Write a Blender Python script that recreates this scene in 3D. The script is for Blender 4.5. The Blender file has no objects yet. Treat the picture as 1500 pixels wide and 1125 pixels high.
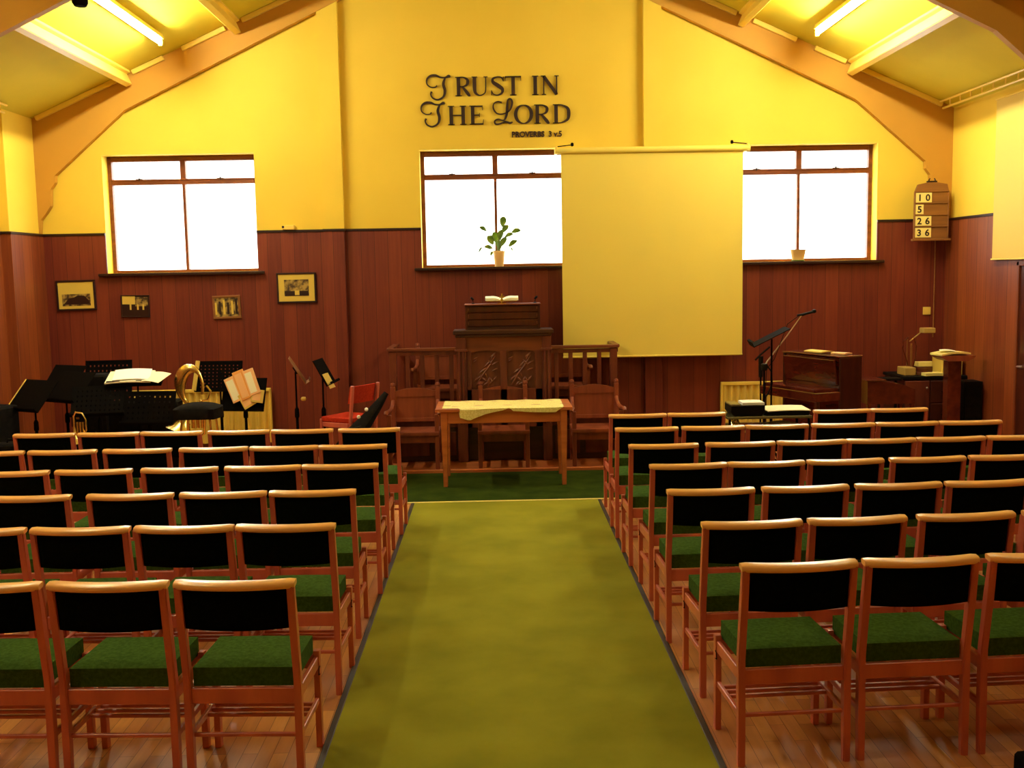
import bpy, bmesh, math, random
from mathutils import Vector, Matrix, Euler
random.seed(4)
PI = math.pi
R = math.radians
C = bpy.context.scene.collection
V = Vector

# ------------------------------------------------------------------ mesh helpers
def NB():
    return bmesh.new()

def add_box(bm, lo, hi, bev=0.0, rot=None, piv=None, seg=1):
    c = [(a + b) / 2 for a, b in zip(lo, hi)]
    s = [max(abs(b - a), 1e-5) for a, b in zip(lo, hi)]
    r = bmesh.ops.create_cube(bm, size=1.0)
    vs = r['verts']
    for v in vs:
        v.co = V((v.co.x * s[0] + c[0], v.co.y * s[1] + c[1], v.co.z * s[2] + c[2]))
    if bev > 0:
        es = list({e for v in vs for e in v.link_edges})
        rr = bmesh.ops.bevel(bm, geom=es, offset=min(bev, min(s) * .45), segments=seg, profile=.7, affect='EDGES')
        vs = list({v for f in rr['faces'] for v in f.verts} | {v for v in vs if v.is_valid})
    if rot is not None:
        M = rot if isinstance(rot, Matrix) else Euler(rot).to_matrix()
        p = V(piv) if piv is not None else V(c)
        for v in vs:
            v.co = p + M @ (v.co - p)
    return vs

def frames(pts):
    out = []
    prev = None
    for i, p in enumerate(pts):
        if i == 0: t = pts[1] - p
        elif i == len(pts) - 1: t = p - pts[i - 1]
        else: t = (pts[i + 1] - pts[i - 1])
        t = t.normalized()
        if prev is None:
            a = V((0, 0, 1)) if abs(t.z) < .9 else V((1, 0, 0))
            n = t.cross(a).normalized()
        else:
            n = (prev - t * prev.dot(t)).normalized()
        prev = n
        out.append((n, t.cross(n).normalized()))
    return out

def add_tube(bm, pts, r, n=8, cap=True, flat=1.0):
    pts = [V(p) for p in pts]
    rs = r if isinstance(r, (list, tuple)) else [r] * len(pts)
    fr = frames(pts)
    rings = []
    for p, rad, (a, b) in zip(pts, rs, fr):
        rings.append([bm.verts.new(p + a * math.cos(2 * PI * k / n) * rad + b * math.sin(2 * PI * k / n) * rad * flat) for k in range(n)])
    for i in range(len(rings) - 1):
        for k in range(n):
            bm.faces.new((rings[i][k], rings[i][(k + 1) % n], rings[i + 1][(k + 1) % n], rings[i + 1][k]))
    if cap:
        bm.faces.new(rings[0][::-1]); bm.faces.new(rings[-1])

def add_lathe(bm, prof, c=(0, 0, 0), n=20, M=None, closed=True):
    rings = []
    c = V(c)
    for r, z in prof:
        ring = []
        for k in range(n):
            p = V((max(r, 1e-4) * math.cos(2 * PI * k / n), max(r, 1e-4) * math.sin(2 * PI * k / n), z))
            if M is not None: p = M @ p
            ring.append(bm.verts.new(p + c))
        rings.append(ring)
    for i in range(len(rings) - 1):
        for k in range(n):
            bm.faces.new((rings[i][k], rings[i][(k + 1) % n], rings[i + 1][(k + 1) % n], rings[i + 1][k]))
    if closed:
        bm.faces.new(rings[0][::-1]); bm.faces.new(rings[-1])

def add_prism(bm, poly, d0, d1, axis='y'):
    def mk(a, b, d):
        return V((a, d, b)) if axis == 'y' else (V((d, a, b)) if axis == 'x' else V((a, b, d)))
    A = [bm.verts.new(mk(a, b, d0)) for a, b in poly]
    B = [bm.verts.new(mk(a, b, d1)) for a, b in poly]
    bm.faces.new(A); bm.faces.new(B[::-1])
    n = len(poly)
    for i in range(n):
        bm.faces.new((A[i], B[i], B[(i + 1) % n], A[(i + 1) % n]))

def add_bar(bm, p, q, w, h, bev=.003, up=(0, 0, 1)):
    p, q = V(p), V(q)
    d = q - p; L = d.length; y = d.normalized()
    u = V(up)
    if abs(u.dot(y)) > .95: u = V((1, 0, 0))
    x = y.cross(u).normalized(); z = x.cross(y).normalized()
    M = Matrix((x, y, z)).transposed()
    vs = add_box(bm, (-w / 2, -L / 2, -h / 2), (w / 2, L / 2, h / 2), bev)
    m = (p + q) / 2
    for v in vs: v.co = M @ v.co + m

def add_grid(bm, fn, nu, nv, thick=None):
    def lay(off):
        return [[bm.verts.new(fn(i / nu, j / nv, off)) for j in range(nv + 1)] for i in range(nu + 1)]
    A = lay(0)
    for i in range(nu):
        for j in range(nv):
            bm.faces.new((A[i][j], A[i + 1][j], A[i + 1][j + 1], A[i][j + 1]))
    if thick is not None:
        B = lay(thick)
        for i in range(nu):
            for j in range(nv):
                bm.faces.new((B[i][j], B[i][j + 1], B[i + 1][j + 1], B[i + 1][j]))
        for i in range(nu):
            bm.faces.new((A[i][0], B[i][0], B[i + 1][0], A[i + 1][0]))
            bm.faces.new((A[i][nv], A[i + 1][nv], B[i + 1][nv], B[i][nv]))
        for j in range(nv):
            bm.faces.new((A[0][j], A[0][j + 1], B[0][j + 1], B[0][j]))
            bm.faces.new((A[nu][j], B[nu][j], B[nu][j + 1], A[nu][j + 1]))

def link(name, bm, mats, parent=None, smooth=True, angle=35):
    me = bpy.data.meshes.new(name)
    bmesh.ops.recalc_face_normals(bm, faces=bm.faces[:])
    for f in bm.faces: f.smooth = smooth
    if smooth:
        for e in bm.edges:
            if len(e.link_faces) == 2 and e.calc_face_angle(0) > R(angle): e.smooth = False
    bm.to_mesh(me); bm.free()
    if not isinstance(mats, (list, tuple)): mats = [mats]
    for m in mats: me.materials.append(m)
    o = bpy.data.objects.new(name, me)
    C.objects.link(o)
    if parent is not None: o.parent = parent
    return o

def tag(o, label, cat, group=None):
    o['label'] = label; o['category'] = cat
    if group: o['group'] = group
    return o

def thing(name, label, cat, loc=(0, 0, 0), rz=0.0, group=None):
    o = bpy.data.objects.new(name, None); C.objects.link(o)
    o.empty_display_size = .1
    o.location = loc; o.rotation_euler = (0, 0, rz)
    return tag(o, label, cat, group)

def struct(name, bm, m, smooth=False):
    o = link(name, bm, m, smooth=smooth); o['kind'] = 'structure'; return o

def dup(root, loc, rz, label, group=None):
    r = root.copy(); C.objects.link(r); r.location = loc; r.rotation_euler = (0, 0, rz)
    r['label'] = label
    if group: r['group'] = group
    for ch in list(root.children):
        c = ch.copy(); C.objects.link(c); c.parent = r
        for g in ch.children:
            d = g.copy(); C.objects.link(d); d.parent = c
    return r

# ------------------------------------------------------------------ materials
def base(name, col, rough=.5, metal=0.0, spec=.5, coat=0.0):
    m = bpy.data.materials.new(name); m.use_nodes = True
    b = m.node_tree.nodes['Principled BSDF']
    b.inputs['Base Color'].default_value = (*col, 1)
    b.inputs['Roughness'].default_value = rough
    b.inputs['Metallic'].default_value = metal
    b.inputs['Specular IOR Level'].default_value = spec
    b.inputs['Coat Weight'].default_value = coat
    return m

def N(m, t, **kw):
    n = m.node_tree.nodes.new(t)
    for k, v in kw.items():
        if k in n.inputs: n.inputs[k].default_value = v
        else: setattr(n, k, v)
    return n

def L(m, a, b): m.node_tree.links.new(a, b)

def bsdf(m): return m.node_tree.nodes['Principled BSDF']

def mottled(name, c1, c2, scale=(1, 1, 1), nscale=5.0, rough=.6, bump=0.0, detail=4, metal=0.0, spec=.5, lo=.35, hi=.65):
    m = base(name, c1, rough, metal, spec)
    tc = N(m, 'ShaderNodeTexCoord'); mp = N(m, 'ShaderNodeMapping'); mp.inputs['Scale'].default_value = scale
    no = N(m, 'ShaderNodeTexNoise', Scale=nscale, Detail=detail)
    cr = N(m, 'ShaderNodeValToRGB')
    cr.color_ramp.elements[0].position = lo; cr.color_ramp.elements[0].color = (*c1, 1)
    cr.color_ramp.elements[1].position = hi; cr.color_ramp.elements[1].color = (*c2, 1)
    L(m, tc.outputs['Object'], mp.inputs['Vector']); L(m, mp.outputs[0], no.inputs['Vector'])
    L(m, no.outputs['Fac'], cr.inputs['Fac']); L(m, cr.outputs['Color'], bsdf(m).inputs['Base Color'])
    if bump:
        bp = N(m, 'ShaderNodeBump', Strength=bump, Distance=.01)
        L(m, no.outputs['Fac'], bp.inputs['Height']); L(m, bp.outputs['Normal'], bsdf(m).inputs['Normal'])
    return m

def wood(name, c1, c2, axis='z', rough=.4, coat=0.0, fine=14.0, spec=.5):
    sc = {'x': (.12, 1, 1), 'y': (1, .12, 1), 'z': (1, 1, .12)}[axis]
    m = mottled(name, c1, c2, sc, fine, rough, .08, 6, spec=spec)
    bsdf(m).inputs['Coat Weight'].default_value = coat
    bsdf(m).inputs['Coat Roughness'].default_value = .2
    return m

def panelling(name, c1, c2, w, along, rough=.45):
    """vertical veneer boards: every board its own tone, a fine groove between boards"""
    m = base(name, c1, rough)
    tc = N(m, 'ShaderNodeTexCoord'); sx = N(m, 'ShaderNodeSeparateXYZ'); L(m, tc.outputs['Object'], sx.inputs[0])
    dv = N(m, 'ShaderNodeMath', operation='DIVIDE'); dv.inputs[1].default_value = w
    L(m, sx.outputs[along], dv.inputs[0])
    fl = N(m, 'ShaderNodeMath', operation='FLOOR'); L(m, dv.outputs[0], fl.inputs[0])
    fr = N(m, 'ShaderNodeMath', operation='FRACT'); L(m, dv.outputs[0], fr.inputs[0])
    wn = N(m, 'ShaderNodeTexWhiteNoise', noise_dimensions='1D'); L(m, fl.outputs[0], wn.inputs['W'])
    mp = N(m, 'ShaderNodeMapping'); mp.inputs['Scale'].default_value = (1, 1, .05)
    L(m, tc.outputs['Object'], mp.inputs['Vector'])
    no = N(m, 'ShaderNodeTexNoise', Scale=34.0, Detail=8); L(m, mp.outputs[0], no.inputs['Vector'])
    ad = N(m, 'ShaderNodeMath', operation='MULTIPLY_ADD'); ad.inputs[1].default_value = .34
    L(m, wn.outputs['Value'], ad.inputs[0])
    mu = N(m, 'ShaderNodeMath', operation='MULTIPLY'); mu.inputs[1].default_value = .62; L(m, no.outputs['Fac'], mu.inputs[0])
    L(m, mu.outputs[0], ad.inputs[2])
    cr = N(m, 'ShaderNodeValToRGB')
    cr.color_ramp.elements[0].position = .25; cr.color_ramp.elements[0].color = (*c1, 1)
    cr.color_ramp.elements[1].position = .85; cr.color_ramp.elements[1].color = (*c2, 1)
    L(m, ad.outputs[0], cr.inputs['Fac'])
    gr = N(m, 'ShaderNodeMath', operation='LESS_THAN'); gr.inputs[1].default_value = .03; L(m, fr.outputs[0], gr.inputs[0])
    mx = N(m, 'ShaderNodeMix', data_type='RGBA'); mx.inputs['B'].default_value = (*[c * .45 for c in c1], 1)
    L(m, gr.outputs[0], mx.inputs['Factor']); L(m, cr.outputs['Color'], mx.inputs['A'])
    L(m, mx.outputs['Result'], bsdf(m).inputs['Base Color'])
    return m

def emitter(name, col, strength):
    m = bpy.data.materials.new(name); m.use_nodes = True
    nt = m.node_tree; nt.nodes.remove(nt.nodes['Principled BSDF'])
    e = nt.nodes.new('ShaderNodeEmission'); e.inputs[0].default_value = (*col, 1); e.inputs[1].default_value = strength
    nt.links.new(e.outputs[0], nt.nodes['Material Output'].inputs[0])
    return m

M = {}
M['plaster'] = mottled('plaster_cream', (.80, .565, .054), (.84, .60, .062), nscale=1.2, rough=.7, spec=.3)
M['beam'] = mottled('beam_paint', (.54, .275, .032), (.58, .30, .036), nscale=1.5, rough=.6, spec=.3)
M['ceil'] = mottled('ceiling_board', (.62, .51, .040), (.67, .55, .045), nscale=1.5, rough=.8, spec=.2)
M['gloss_cream'] = base('gloss_cream', (.86, .62, .10), .35)
M['panel_x'] = panelling('wall_veneer', (.125, .0150, .0080), (.235, .042, .0140), .147, 0)
M['panel_y'] = panelling('side_veneer', (.15, .026, .008), (.34, .085, .015), .22, 1)
M['dark_trim'] = base('dark_trim', (.020, .004, .003), .4)
M['win_wood'] = wood('window_wood', (.13, .030, .008), (.24, .062, .012), 'x', .4)
M['sill'] = base('sill_paint', (.028, .008, .005), .35)
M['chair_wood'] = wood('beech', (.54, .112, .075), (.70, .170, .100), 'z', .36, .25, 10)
M['highlit_rail'] = wood('beech_highlit', (.90, .44, .13), (.97, .54, .17), 'x', .30, .6, 10)  # beech lightened: highlights along the top rails are put into the colour
M['green'] = mottled('green_wool', (.034, .080, .012), (.058, .120, .020), nscale=60, rough=.95, bump=.25, spec=.05)
M['shaded_green'] = mottled('shaded_back_fabric', (.0022, .0030, .0012), (.0035, .005, .0018), nscale=60, rough=.95, bump=.2, spec=.02)  # seat green darkened: shade on the chair backs is put into the colour
M['carpet'] = mottled('aisle_carpet', (.215, .215, .020), (.300, .290, .028), nscale=2.2, rough=.97, bump=.3, spec=.03, detail=8, lo=.3, hi=.7)
M['carpet_dark'] = mottled('front_carpet', (.022, .040, .006), (.036, .058, .008), nscale=5, rough=.97, bump=.2, spec=.03)
M['edge'] = base('carpet_edge', (.030, .018, .006), .5)
M['oak'] = wood('pulpit_oak', (.095, .016, .008), (.165, .034, .013), 'z', .42, .2)
M['oak_h'] = wood('pulpit_oak_rail', (.13, .028, .010), (.21, .052, .016), 'x', .4, .2)
M['oak_dark'] = wood('pulpit_dark_oak', (.030, .009, .005), (.060, .016, .007), 'x', .4, .2)
M['chair_oak'] = wood('armchair_oak', (.20, .042, .018), (.30, .070, .026), 'z', .4, .2)
M['table_oak'] = wood('table_oak', (.50, .135, .040), (.64, .20, .055), 'x', .38, .25)
M['lace'] = mottled('lace', (.78, .70, .24), (.95, .88, .40), nscale=70, rough=.9, spec=.1)
M['brass'] = base('brass', (1.0, .78, .26), .27, 1.0)
M['black'] = base('black_plastic', (.0035, .003, .0025), .6, 0, .15)
M['black_metal'] = base('black_metal', (.0035, .0028, .0025), .85, 0, .05)
M['black_cloth'] = mottled('black_cloth', (.004, .004, .004), (.009, .007, .006), nscale=25, rough=.9, spec=.1)
M['paper'] = base('white_paper', (.93, .90, .62), .8)
M['paper_white'] = base('bright_paper', (.97, .96, .88), .8)
M['paper_y'] = base('yellowed_paper', (.72, .52, .10), .8)
M['paper_o'] = base('orange_paper', (.85, .38, .08), .8)
M['paper_p'] = base('pink_paper', (.90, .52, .22), .8)
M['red'] = mottled('red_wool', (.42, .028, .010), (.52, .040, .014), nscale=50, rough=.9, bump=.15, spec=.1)
M['radiator'] = base('radiator_enamel', (.72, .52, .09), .4)
M['screen'] = mottled('screen_cloth', (.84, .66, .115), (.86, .68, .12), nscale=1.0, rough=.75, spec=.2)
M['mahog'] = wood('mahogany', (.075, .010, .005), (.125, .020, .008), 'y', .16, .8)
M['mahog_dark'] = wood('stained_side', (.040, .008, .005), (.070, .014, .006), 'z', .3, .3)
M['letter'] = wood('letter_wood', (.016, .004, .003), (.030, .008, .004), 'z', .6)
M['steel'] = base('steel', (.70, .62, .50), .3, 1.0)
M['glass_top'] = base('smoked_top', (.16, .14, .06), .15)
M['beige'] = base('beige_plastic', (.45, .30, .07), .5)
M['pot'] = base('glazed_pot', (.85, .55, .20), .4)
M['soil'] = mottled('soil', (.10, .03, .01), (.18, .06, .015), nscale=60, rough=.95)
M['leaf'] = mottled('leaf', (.07, .17, .010), (.24, .36, .02), nscale=12, rough=.45)
M['stem'] = base('stem', (.12, .20, .02), .6)
M['photo_mount'] = base('photo_mount', (.70, .50, .07), .6)
M['card'] = base('number_card', (.88, .74, .22), .6)
M['board'] = wood('board_wood', (.20, .075, .016), (.29, .115, .022), 'x', .45)
M['sheet_dark'] = mottled('sepia_print', (.05, .025, .008), (.42, .28, .06), nscale=18, rough=.5, lo=.4, hi=.6)

def glass_mat():
    m = bpy.data.materials.new('obscured_glass'); m.use_nodes = True
    nt = m.node_tree; nt.nodes.remove(nt.nodes['Principled BSDF'])
    t = nt.nodes.new('ShaderNodeBsdfTransparent'); t.inputs[0].default_value = (.97, .98, .97, 1)
    g = nt.nodes.new('ShaderNodeBsdfGlossy'); g.inputs['Roughness'].default_value = .15
    mx = nt.nodes.new('ShaderNodeMixShader'); mx.inputs[0].default_value = .05
    nt.links.new(t.outputs[0], mx.inputs[1]); nt.links.new(g.outputs[0], mx.inputs[2])
    nt.links.new(mx.outputs[0], nt.nodes['Material Output'].inputs[0])
    return m
M['glass'] = glass_mat()

def laminate():
    m = base('laminate_floor', (.3, .1, .02), .48)
    bsdf(m).inputs['Coat Weight'].default_value = .05
    tc = N(m, 'ShaderNodeTexCoord'); mp = N(m, 'ShaderNodeMapping')
    mp.inputs['Rotation'].default_value = (0, 0, PI / 2)
    L(m, tc.outputs['Object'], mp.inputs['Vector'])
    br = N(m, 'ShaderNodeTexBrick', Scale=1.0)
    br.inputs['Color1'].default_value = (.58, .215, .070, 1); br.inputs['Color2'].default_value = (.84, .39, .11, 1)
    br.inputs['Mortar'].default_value = (.20, .07, .015, 1)
    br.inputs['Mortar Size'].default_value = .0012; br.inputs['Brick Width'].default_value = .42; br.inputs['Row Height'].default_value = .065
    br.offset = .37
    L(m, mp.outputs[0], br.inputs['Vector'])
    mp2 = N(m, 'ShaderNodeMapping'); mp2.inputs['Scale'].default_value = (1, .08, 1); L(m, tc.outputs['Object'], mp2.inputs['Vector'])
    no = N(m, 'ShaderNodeTexNoise', Scale=30.0, Detail=5); L(m, mp2.outputs[0], no.inputs['Vector'])
    mx = N(m, 'ShaderNodeMix', data_type='RGBA', blend_type='MULTIPLY'); mx.inputs['Factor'].default_value = .45
    L(m, br.outputs['Color'], mx.inputs['A']); L(m, no.outputs['Fac'], mx.inputs['B'])
    L(m, mx.outputs['Result'], bsdf(m).inputs['Base Color'])
    return m
M['laminate'] = laminate()

# ------------------------------------------------------------------ the room
WY = 11.55; XL = -5.06; XR = 5.04; Y0 = -3.5
def ceil_z(x): return 3.70 + .441 * (5.05 - abs(x))
bm = NB(); add_box(bm, (XL - .3, Y0 - .3, -.12), (XR + .3, WY + .3, 0)); struct('floor', bm, M['laminate'])
# ceiling: two sloping boarded halves
bm = NB()
ap = ceil_z(0)
add_prism(bm, [(XL - .3, ceil_z(XL - .3)), (0, ap), (XR + .3, ceil_z(XR + .3)), (XR + .3, ceil_z(XR + .3) + .12), (0, ap + .12), (XL - .3, ceil_z(XL - .3) + .12)], Y0 - .3, WY + .3)
ce = struct('ceiling', bm, M['ceil'])

WIN = [(-4.262, -2.607), (-.803, .85), (2.595, 4.245)]
WZ0, WZ1 = 2.072, 3.352
DADO = 2.50
bm = NB()
T = .28
xs = [XL - .3] + [x for w in WIN for x in w] + [XR + .3]
def gable(x0, x1, z0):
    pts = [(x0, z0), (x1, z0), (x1, ceil_z(x1))]
    if x0 < 0 < x1: pts.append((0, ceil_z(0)))
    pts.append((x0, ceil_z(x0)))
    add_prism(bm, pts, WY, WY + T)
for i in range(len(xs) - 1):
    if i % 2 == 0: gable(xs[i], xs[i + 1], 0)
    else:
        add_box(bm, (xs[i], WY, 0), (xs[i + 1], WY + T, WZ0)); gable(xs[i], xs[i + 1], WZ1)
wb = struct('wall_back', bm, M['plaster'])
# plaster pilasters either side of the middle bay
PIL = [(-1.862, -1.640), (1.650, 1.845)]
bm = NB()
for a, b in PIL:
    add_prism(bm, [(a, DADO + .012), (b, DADO + .012), (b, ceil_z(b)), (a, ceil_z(a))], WY - .075, WY)
link('pilaster', bm, M['plaster'], wb, smooth=False)
bm = NB()
PF = WY - .022
add_box(bm, (XL, PF, 0), (XR, WY, WZ0 - .03))
for i in range(0, len(xs) - 1, 2):
    a, b = max(xs[i], XL), min(xs[i + 1], XR)
    add_box(bm, (a, PF, WZ0 - .03), (b, WY, DADO - .012))
for a, b in PIL: add_box(bm, (a, WY - .097, 0), (b, PF, DADO - .012), .003)
link('panelling', bm, M['panel_x'], wb, smooth=False)

def side_wall(name, x, sgn):
    bm = NB()
    xo = x + sgn * .25
    a, b = sorted((x, xo))
    add_box(bm, (a, Y0, 0), (b, WY + T, ceil_z(x) + .02))
    o = struct(name, bm, M['plaster'])
    bm = NB(); a, b = sorted((x, x - sgn * .02))
    if sgn > 0:
        add_box(bm, (a, 9.935, 0), (b, WY, DADO)); add_box(bm, (a, Y0, 0), (b, 9.03, DADO)); add_box(bm, (a, 9.03, 2.03), (b, 9.935, DADO))
    else: add_box(bm, (a, Y0, 0), (b, WY, DADO))
    link('panelling', bm, M['panel_y'], o, smooth=False)
    return o
side_wall('wall_left', XL, -1); side_wall('wall_right', XR, 1)
bm = NB(); add_box(bm, (XL - .3, Y0 - .25, 0), (XR + .3, Y0, 6.1)); struct('wall_front', bm, M['plaster'])

# left corner pier in front of the portal frame's foot
bm = NB(); add_box(bm, (XL, 10.78, DADO + .01), (-4.955, WY, ceil_z(4.95)), .004); o = struct('trim_1', bm, M['plaster'])
bm = NB(); add_box(bm, (XL, 10.76, 0), (-4.935, WY - .02, DADO - .012), .003); link('panelling', bm, M['panel_y'], o)
# dark dado rail
bm = NB()
def dado(x0, x1): add_box(bm, (x0, PF - .012, DADO - .014), (x1, WY, DADO + .012), .003)
for i in range(0, len(xs) - 1, 2):
    dado(max(xs[i], XL), min(xs[i + 1], XR))
for a, b in PIL: add_box(bm, (a - .01, WY - .109, DADO - .014), (b + .01, PF, DADO + .012), .003)
struct('trim_2', bm, M['dark_trim'])
bm = NB()
add_box(bm, (XR - .032, Y0, DADO - .014), (XR, WY, DADO + .012), .003); struct('trim_3', bm, M['dark_trim'])
bm = NB()
add_box(bm, (XL, Y0, DADO - .014), (XL + .032, 10.75, DADO + .012), .003)
add_box(bm, (XL, 10.748, DADO - .014), (-4.925, WY - .03, DADO + .012), .003); struct('trim_4', bm, M['dark_trim'])

# windows
FY = WY + .165
for k, (a, b) in enumerate(WIN):
    c = (a + b) / 2
    bm = NB()
    y0, y1 = FY, FY + .07
    add_box(bm, (a, y0, WZ0), (a + .042, y1, WZ1), .004); add_box(bm, (b - .042, y0, WZ0), (b, y1, WZ1), .004)
    add_box(bm, (a + .042, y0, WZ1 - .058), (b - .042, y1, WZ1), .004)
    add_box(bm, (a + .042, y0, WZ0), (b - .042, y1, WZ0 + .03), .004)
    add_box(bm, (a + .042, y0 - .004, 3.040), (b - .042, y1, 3.094), .004)
    add_box(bm, (a + .042, y0 - .012, 3.084), (b - .042, y0 + .02, 3.100), .003)
    add_box(bm, (c - .030, y0 - .006, 3.09), (c + .030, y1, WZ1 - .05), .004)
    add_box(bm, (c - .016, y0, WZ0 + .02), (c + .016, y1, 3.05), .004)
    w = struct('window_%d' % (k + 1), bm, M['win_wood'])
    bm = NB()
    for (p, q, z0, z1) in ((a + .04, c - .03, 3.09, WZ1 - .055), (c + .03, b - .04, 3.09, WZ1 - .055), (a + .04, c - .015, WZ0 + .025, 3.045), (c + .015, b - .04, WZ0 + .025, 3.045)):
        add_box(bm, (p, y0 + .03, z0), (q, y0 + .036, z1))
    link('pane', bm, M['glass'], w, smooth=False)
    bm = NB()
    for q in (a + .42 * (c - a), c + .5 * (b - c)):
        add_box(bm, (q - .035, y0 - .022, 3.098), (q + .035, y0 - .006, 3.106), .002)
        add_box(bm, (q - .006, y0 - .018, 3.084), (q + .006, y0 - .004, 3.12), .002)
    link('stay_handle', bm, M['dark_trim'], w)
    bm = NB(); add_box(bm, (a - .08, WY - .085, WZ0 - .034), (b + .07, WY + .16, WZ0 - .002), .006); link('window_sill', bm, M['sill'], w)

# portal frames (tapering roof beams with haunches)
def frame(y0, y1, s=1.0):
    bm = NB()
    for sg in (-1, 1):
        X = XR if sg > 0 else 4.955
        if sg > 0 or y0 < 9: X = XR
        low = [(0, 5.70), (3.955, 3.818), (4.745, 3.135), (4.748, 3.06), (4.80, 2.99), (4.812, 2.81), (4.86, 2.74), (4.93, 2.66), (X - .01, 2.52), (X, 2.50)]
        poly = low + [(X, ceil_z(X) + .02), (0, ceil_z(0) + .02)]
        add_prism(bm, [(sg * x, z) for x, z in poly], y0, y1)
    return bm
for i, y in enumerate((11.47, 8.28, 5.15, 2.02)):
    struct('roof_beam' if i == 0 else 'roof_beam.%03d' % i, frame(y, y + .07), M['beam'])

# purlins running front to back, with the thin ceiling battens along each frame
k = 0
for sg in (-1, 1):
    for x in (3.93, 2.745, 1.45):
        bm = NB()
        zc = ceil_z(x)
        th = math.atan(.441) * sg
        add_box(bm, (sg * x - .035, Y0, zc - .145), (sg * x + .035, WY - .13, zc + .01), .006, rot=Euler((0, th, 0)).to_matrix(), piv=(sg * x, 4, zc))
        add_box(bm, (sg * x - .075, Y0, zc - .03), (sg * x + .075, WY - .13, zc + .01), .004, rot=Euler((0, th, 0)).to_matrix(), piv=(sg * x, 4, zc))
        struct('purlin' if k == 0 else 'purlin.%03d' % k, bm, M['gloss_cream']); k += 1
bm = NB()
for sg in (-1, 1):
    for (p, q) in ((4.90, 4.02), (3.84, 3.50), (3.30, 2.83), (2.65, 1.53)):
        add_bar(bm, (sg * p, WY - .105, ceil_z(p) - .03), (sg * q, WY - .105, ceil_z(q) - .03), .04, .05, .004)
        add_bar(bm, (sg * p, 8.38, ceil_z(p) - .03), (sg * q, 8.38, ceil_z(q) - .03), .04, .05, .004)
struct('trim_5', bm, M['gloss_cream'])
# ladder-like lattice rail under the right eave, and its twin on the left
for nm, sg, yb in (('trim_6', 1, 11.40), ('trim_7', -1, 10.7)):
    bm = NB()
    x = 4.86
    add_tube(bm, [(sg * x, Y0 + 6, ceil_z(x) - .025), (sg * x, yb, ceil_z(x) - .025)], .012, 6)
    add_tube(bm, [(sg * (x + .03), Y0 + 6, ceil_z(x) - .095), (sg * (x + .03), yb, ceil_z(x) - .095)], .012, 6)
    y = 3.0
    while y < yb - .1:
        add_tube(bm, [(sg * x, y, ceil_z(x) - .025), (sg * (x + .03), y + .06, ceil_z(x) - .095)], .008, 5)
        y += .24
    struct(nm, bm, M['gloss_cream'])

# door in the right wall
bm = NB(); add_box(bm, (XR - .012, 9.06, 0), (XR + .03, 9.90, 1.99), .003); d = struct('door_1', bm, M['mahog_dark'])
bm = NB()
for a, b in ((9.03, 9.07), (9.885, 9.93)): add_box(bm, (XR - .03, a, 0), (XR + .02, b, 2.02), .004)
add_box(bm, (XR - .03, 9.03, 1.98), (XR + .02, 9.93, 2.03), .004)
link('door_frame', bm, M['panel_y'], d)
bm = NB(); add_tube(bm, [(XR - .06, 9.80, 1.02), (XR - .06, 9.70, 1.02)], .01, 8); add_tube(bm, [(XR - .06, 9.80, 1.02), (XR - .01, 9.80, 1.02)], .01, 8)
link('door_handle', bm, M['steel'], d)

# carpets
bm = NB(); add_box(bm, (-.745, Y0, .0), (.866, 8.94, .008), .003)
cr = link('aisle_carpet', bm, M['carpet']); tag(cr, 'long olive green carpet runner down the middle aisle', 'carpet')
bm = NB()
for a, b in ((-.772, -.743), (.864, .893)): add_box(bm, (a, Y0, 0), (b, 8.95, .011), .003)
link('edge_strip', bm, M['edge'], cr)
bm = NB(); add_box(bm, (-1.32, 8.945, 0), (1.62, 10.275, .009), .003)
cr = link('carpet', bm, M['carpet_dark']); tag(cr, 'dark green carpet square under the communion table', 'carpet')
bm = NB(); add_box(bm, (-.93, 8.925, .0), (1.02, 8.95, .014), .003); link('threshold_strip', bm, M['card'], cr)

# low platform at the front
bm = NB(); add_box(bm, (-1.36, 10.28, 0), (1.66, WY - .022, .04), .006); struct('dais', bm, M['table_oak'])

# ------------------------------------------------------------------ strip lights
M['tube_front'] = emitter('lit_tube', (1.0, .94, .70), 102)
M['tube_dim'] = emitter('weak_tube_hall', (1.0, .90, .60), 16)
M['tube_left'] = emitter('lit_tube_hall', (1.0, .90, .60), 50)
def strip_light(x, y, mat, label, group=None):
    z = ceil_z(x) - .012
    t = thing('strip_light', label, 'light', (x, y, z), 0, group)
    th = math.atan(.441) * (1 if x > 0 else -1)
    bm = NB(); add_box(bm, (-.05, -.92, -.075), (.05, .92, -.02), .008, rot=(0, th, 0), piv=(0, 0, 0))
    for yy in (-.6, .6): add_box(bm, (-.03, yy - .02, -.03), (.03, yy + .02, -.0), .003, rot=(0, th, 0), piv=(0, 0, 0))
    link('housing', bm, M['gloss_cream'], t)
    bm = NB(); add_tube(bm, [(-.09 * math.sin(th), -.89, -.085), (-.09 * math.sin(th), .89, -.085)], .024, 12); link('tube', bm, mat, t)
    for yy in (-.905, .905):
        bm = NB(); add_box(bm, (-.1 * math.sin(th) - .02, yy - .015, -.125), (-.1 * math.sin(th) + .02, yy + .015, -.03), .004); link('lamp_holder', bm, M['gloss_cream'], t)
    return t
strip_light(-3.34, 9.82, M['tube_front'], 'lit fluorescent strip light on the left roof slope before the end wall')
strip_light(3.34, 9.82, M['tube_front'], 'lit fluorescent strip light on the right roof slope before the end wall')
strip_light(-3.34, 6.4, M['tube_left'], 'fluorescent strip light on the left slope of the second roof bay')
strip_light(3.34, 6.4, M['tube_dim'], 'fluorescent strip light on the right slope of the second roof bay')
strip_light(-3.34, 3.2, M['tube_left'], 'fluorescent strip light on the left slope of the third roof bay')
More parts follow.
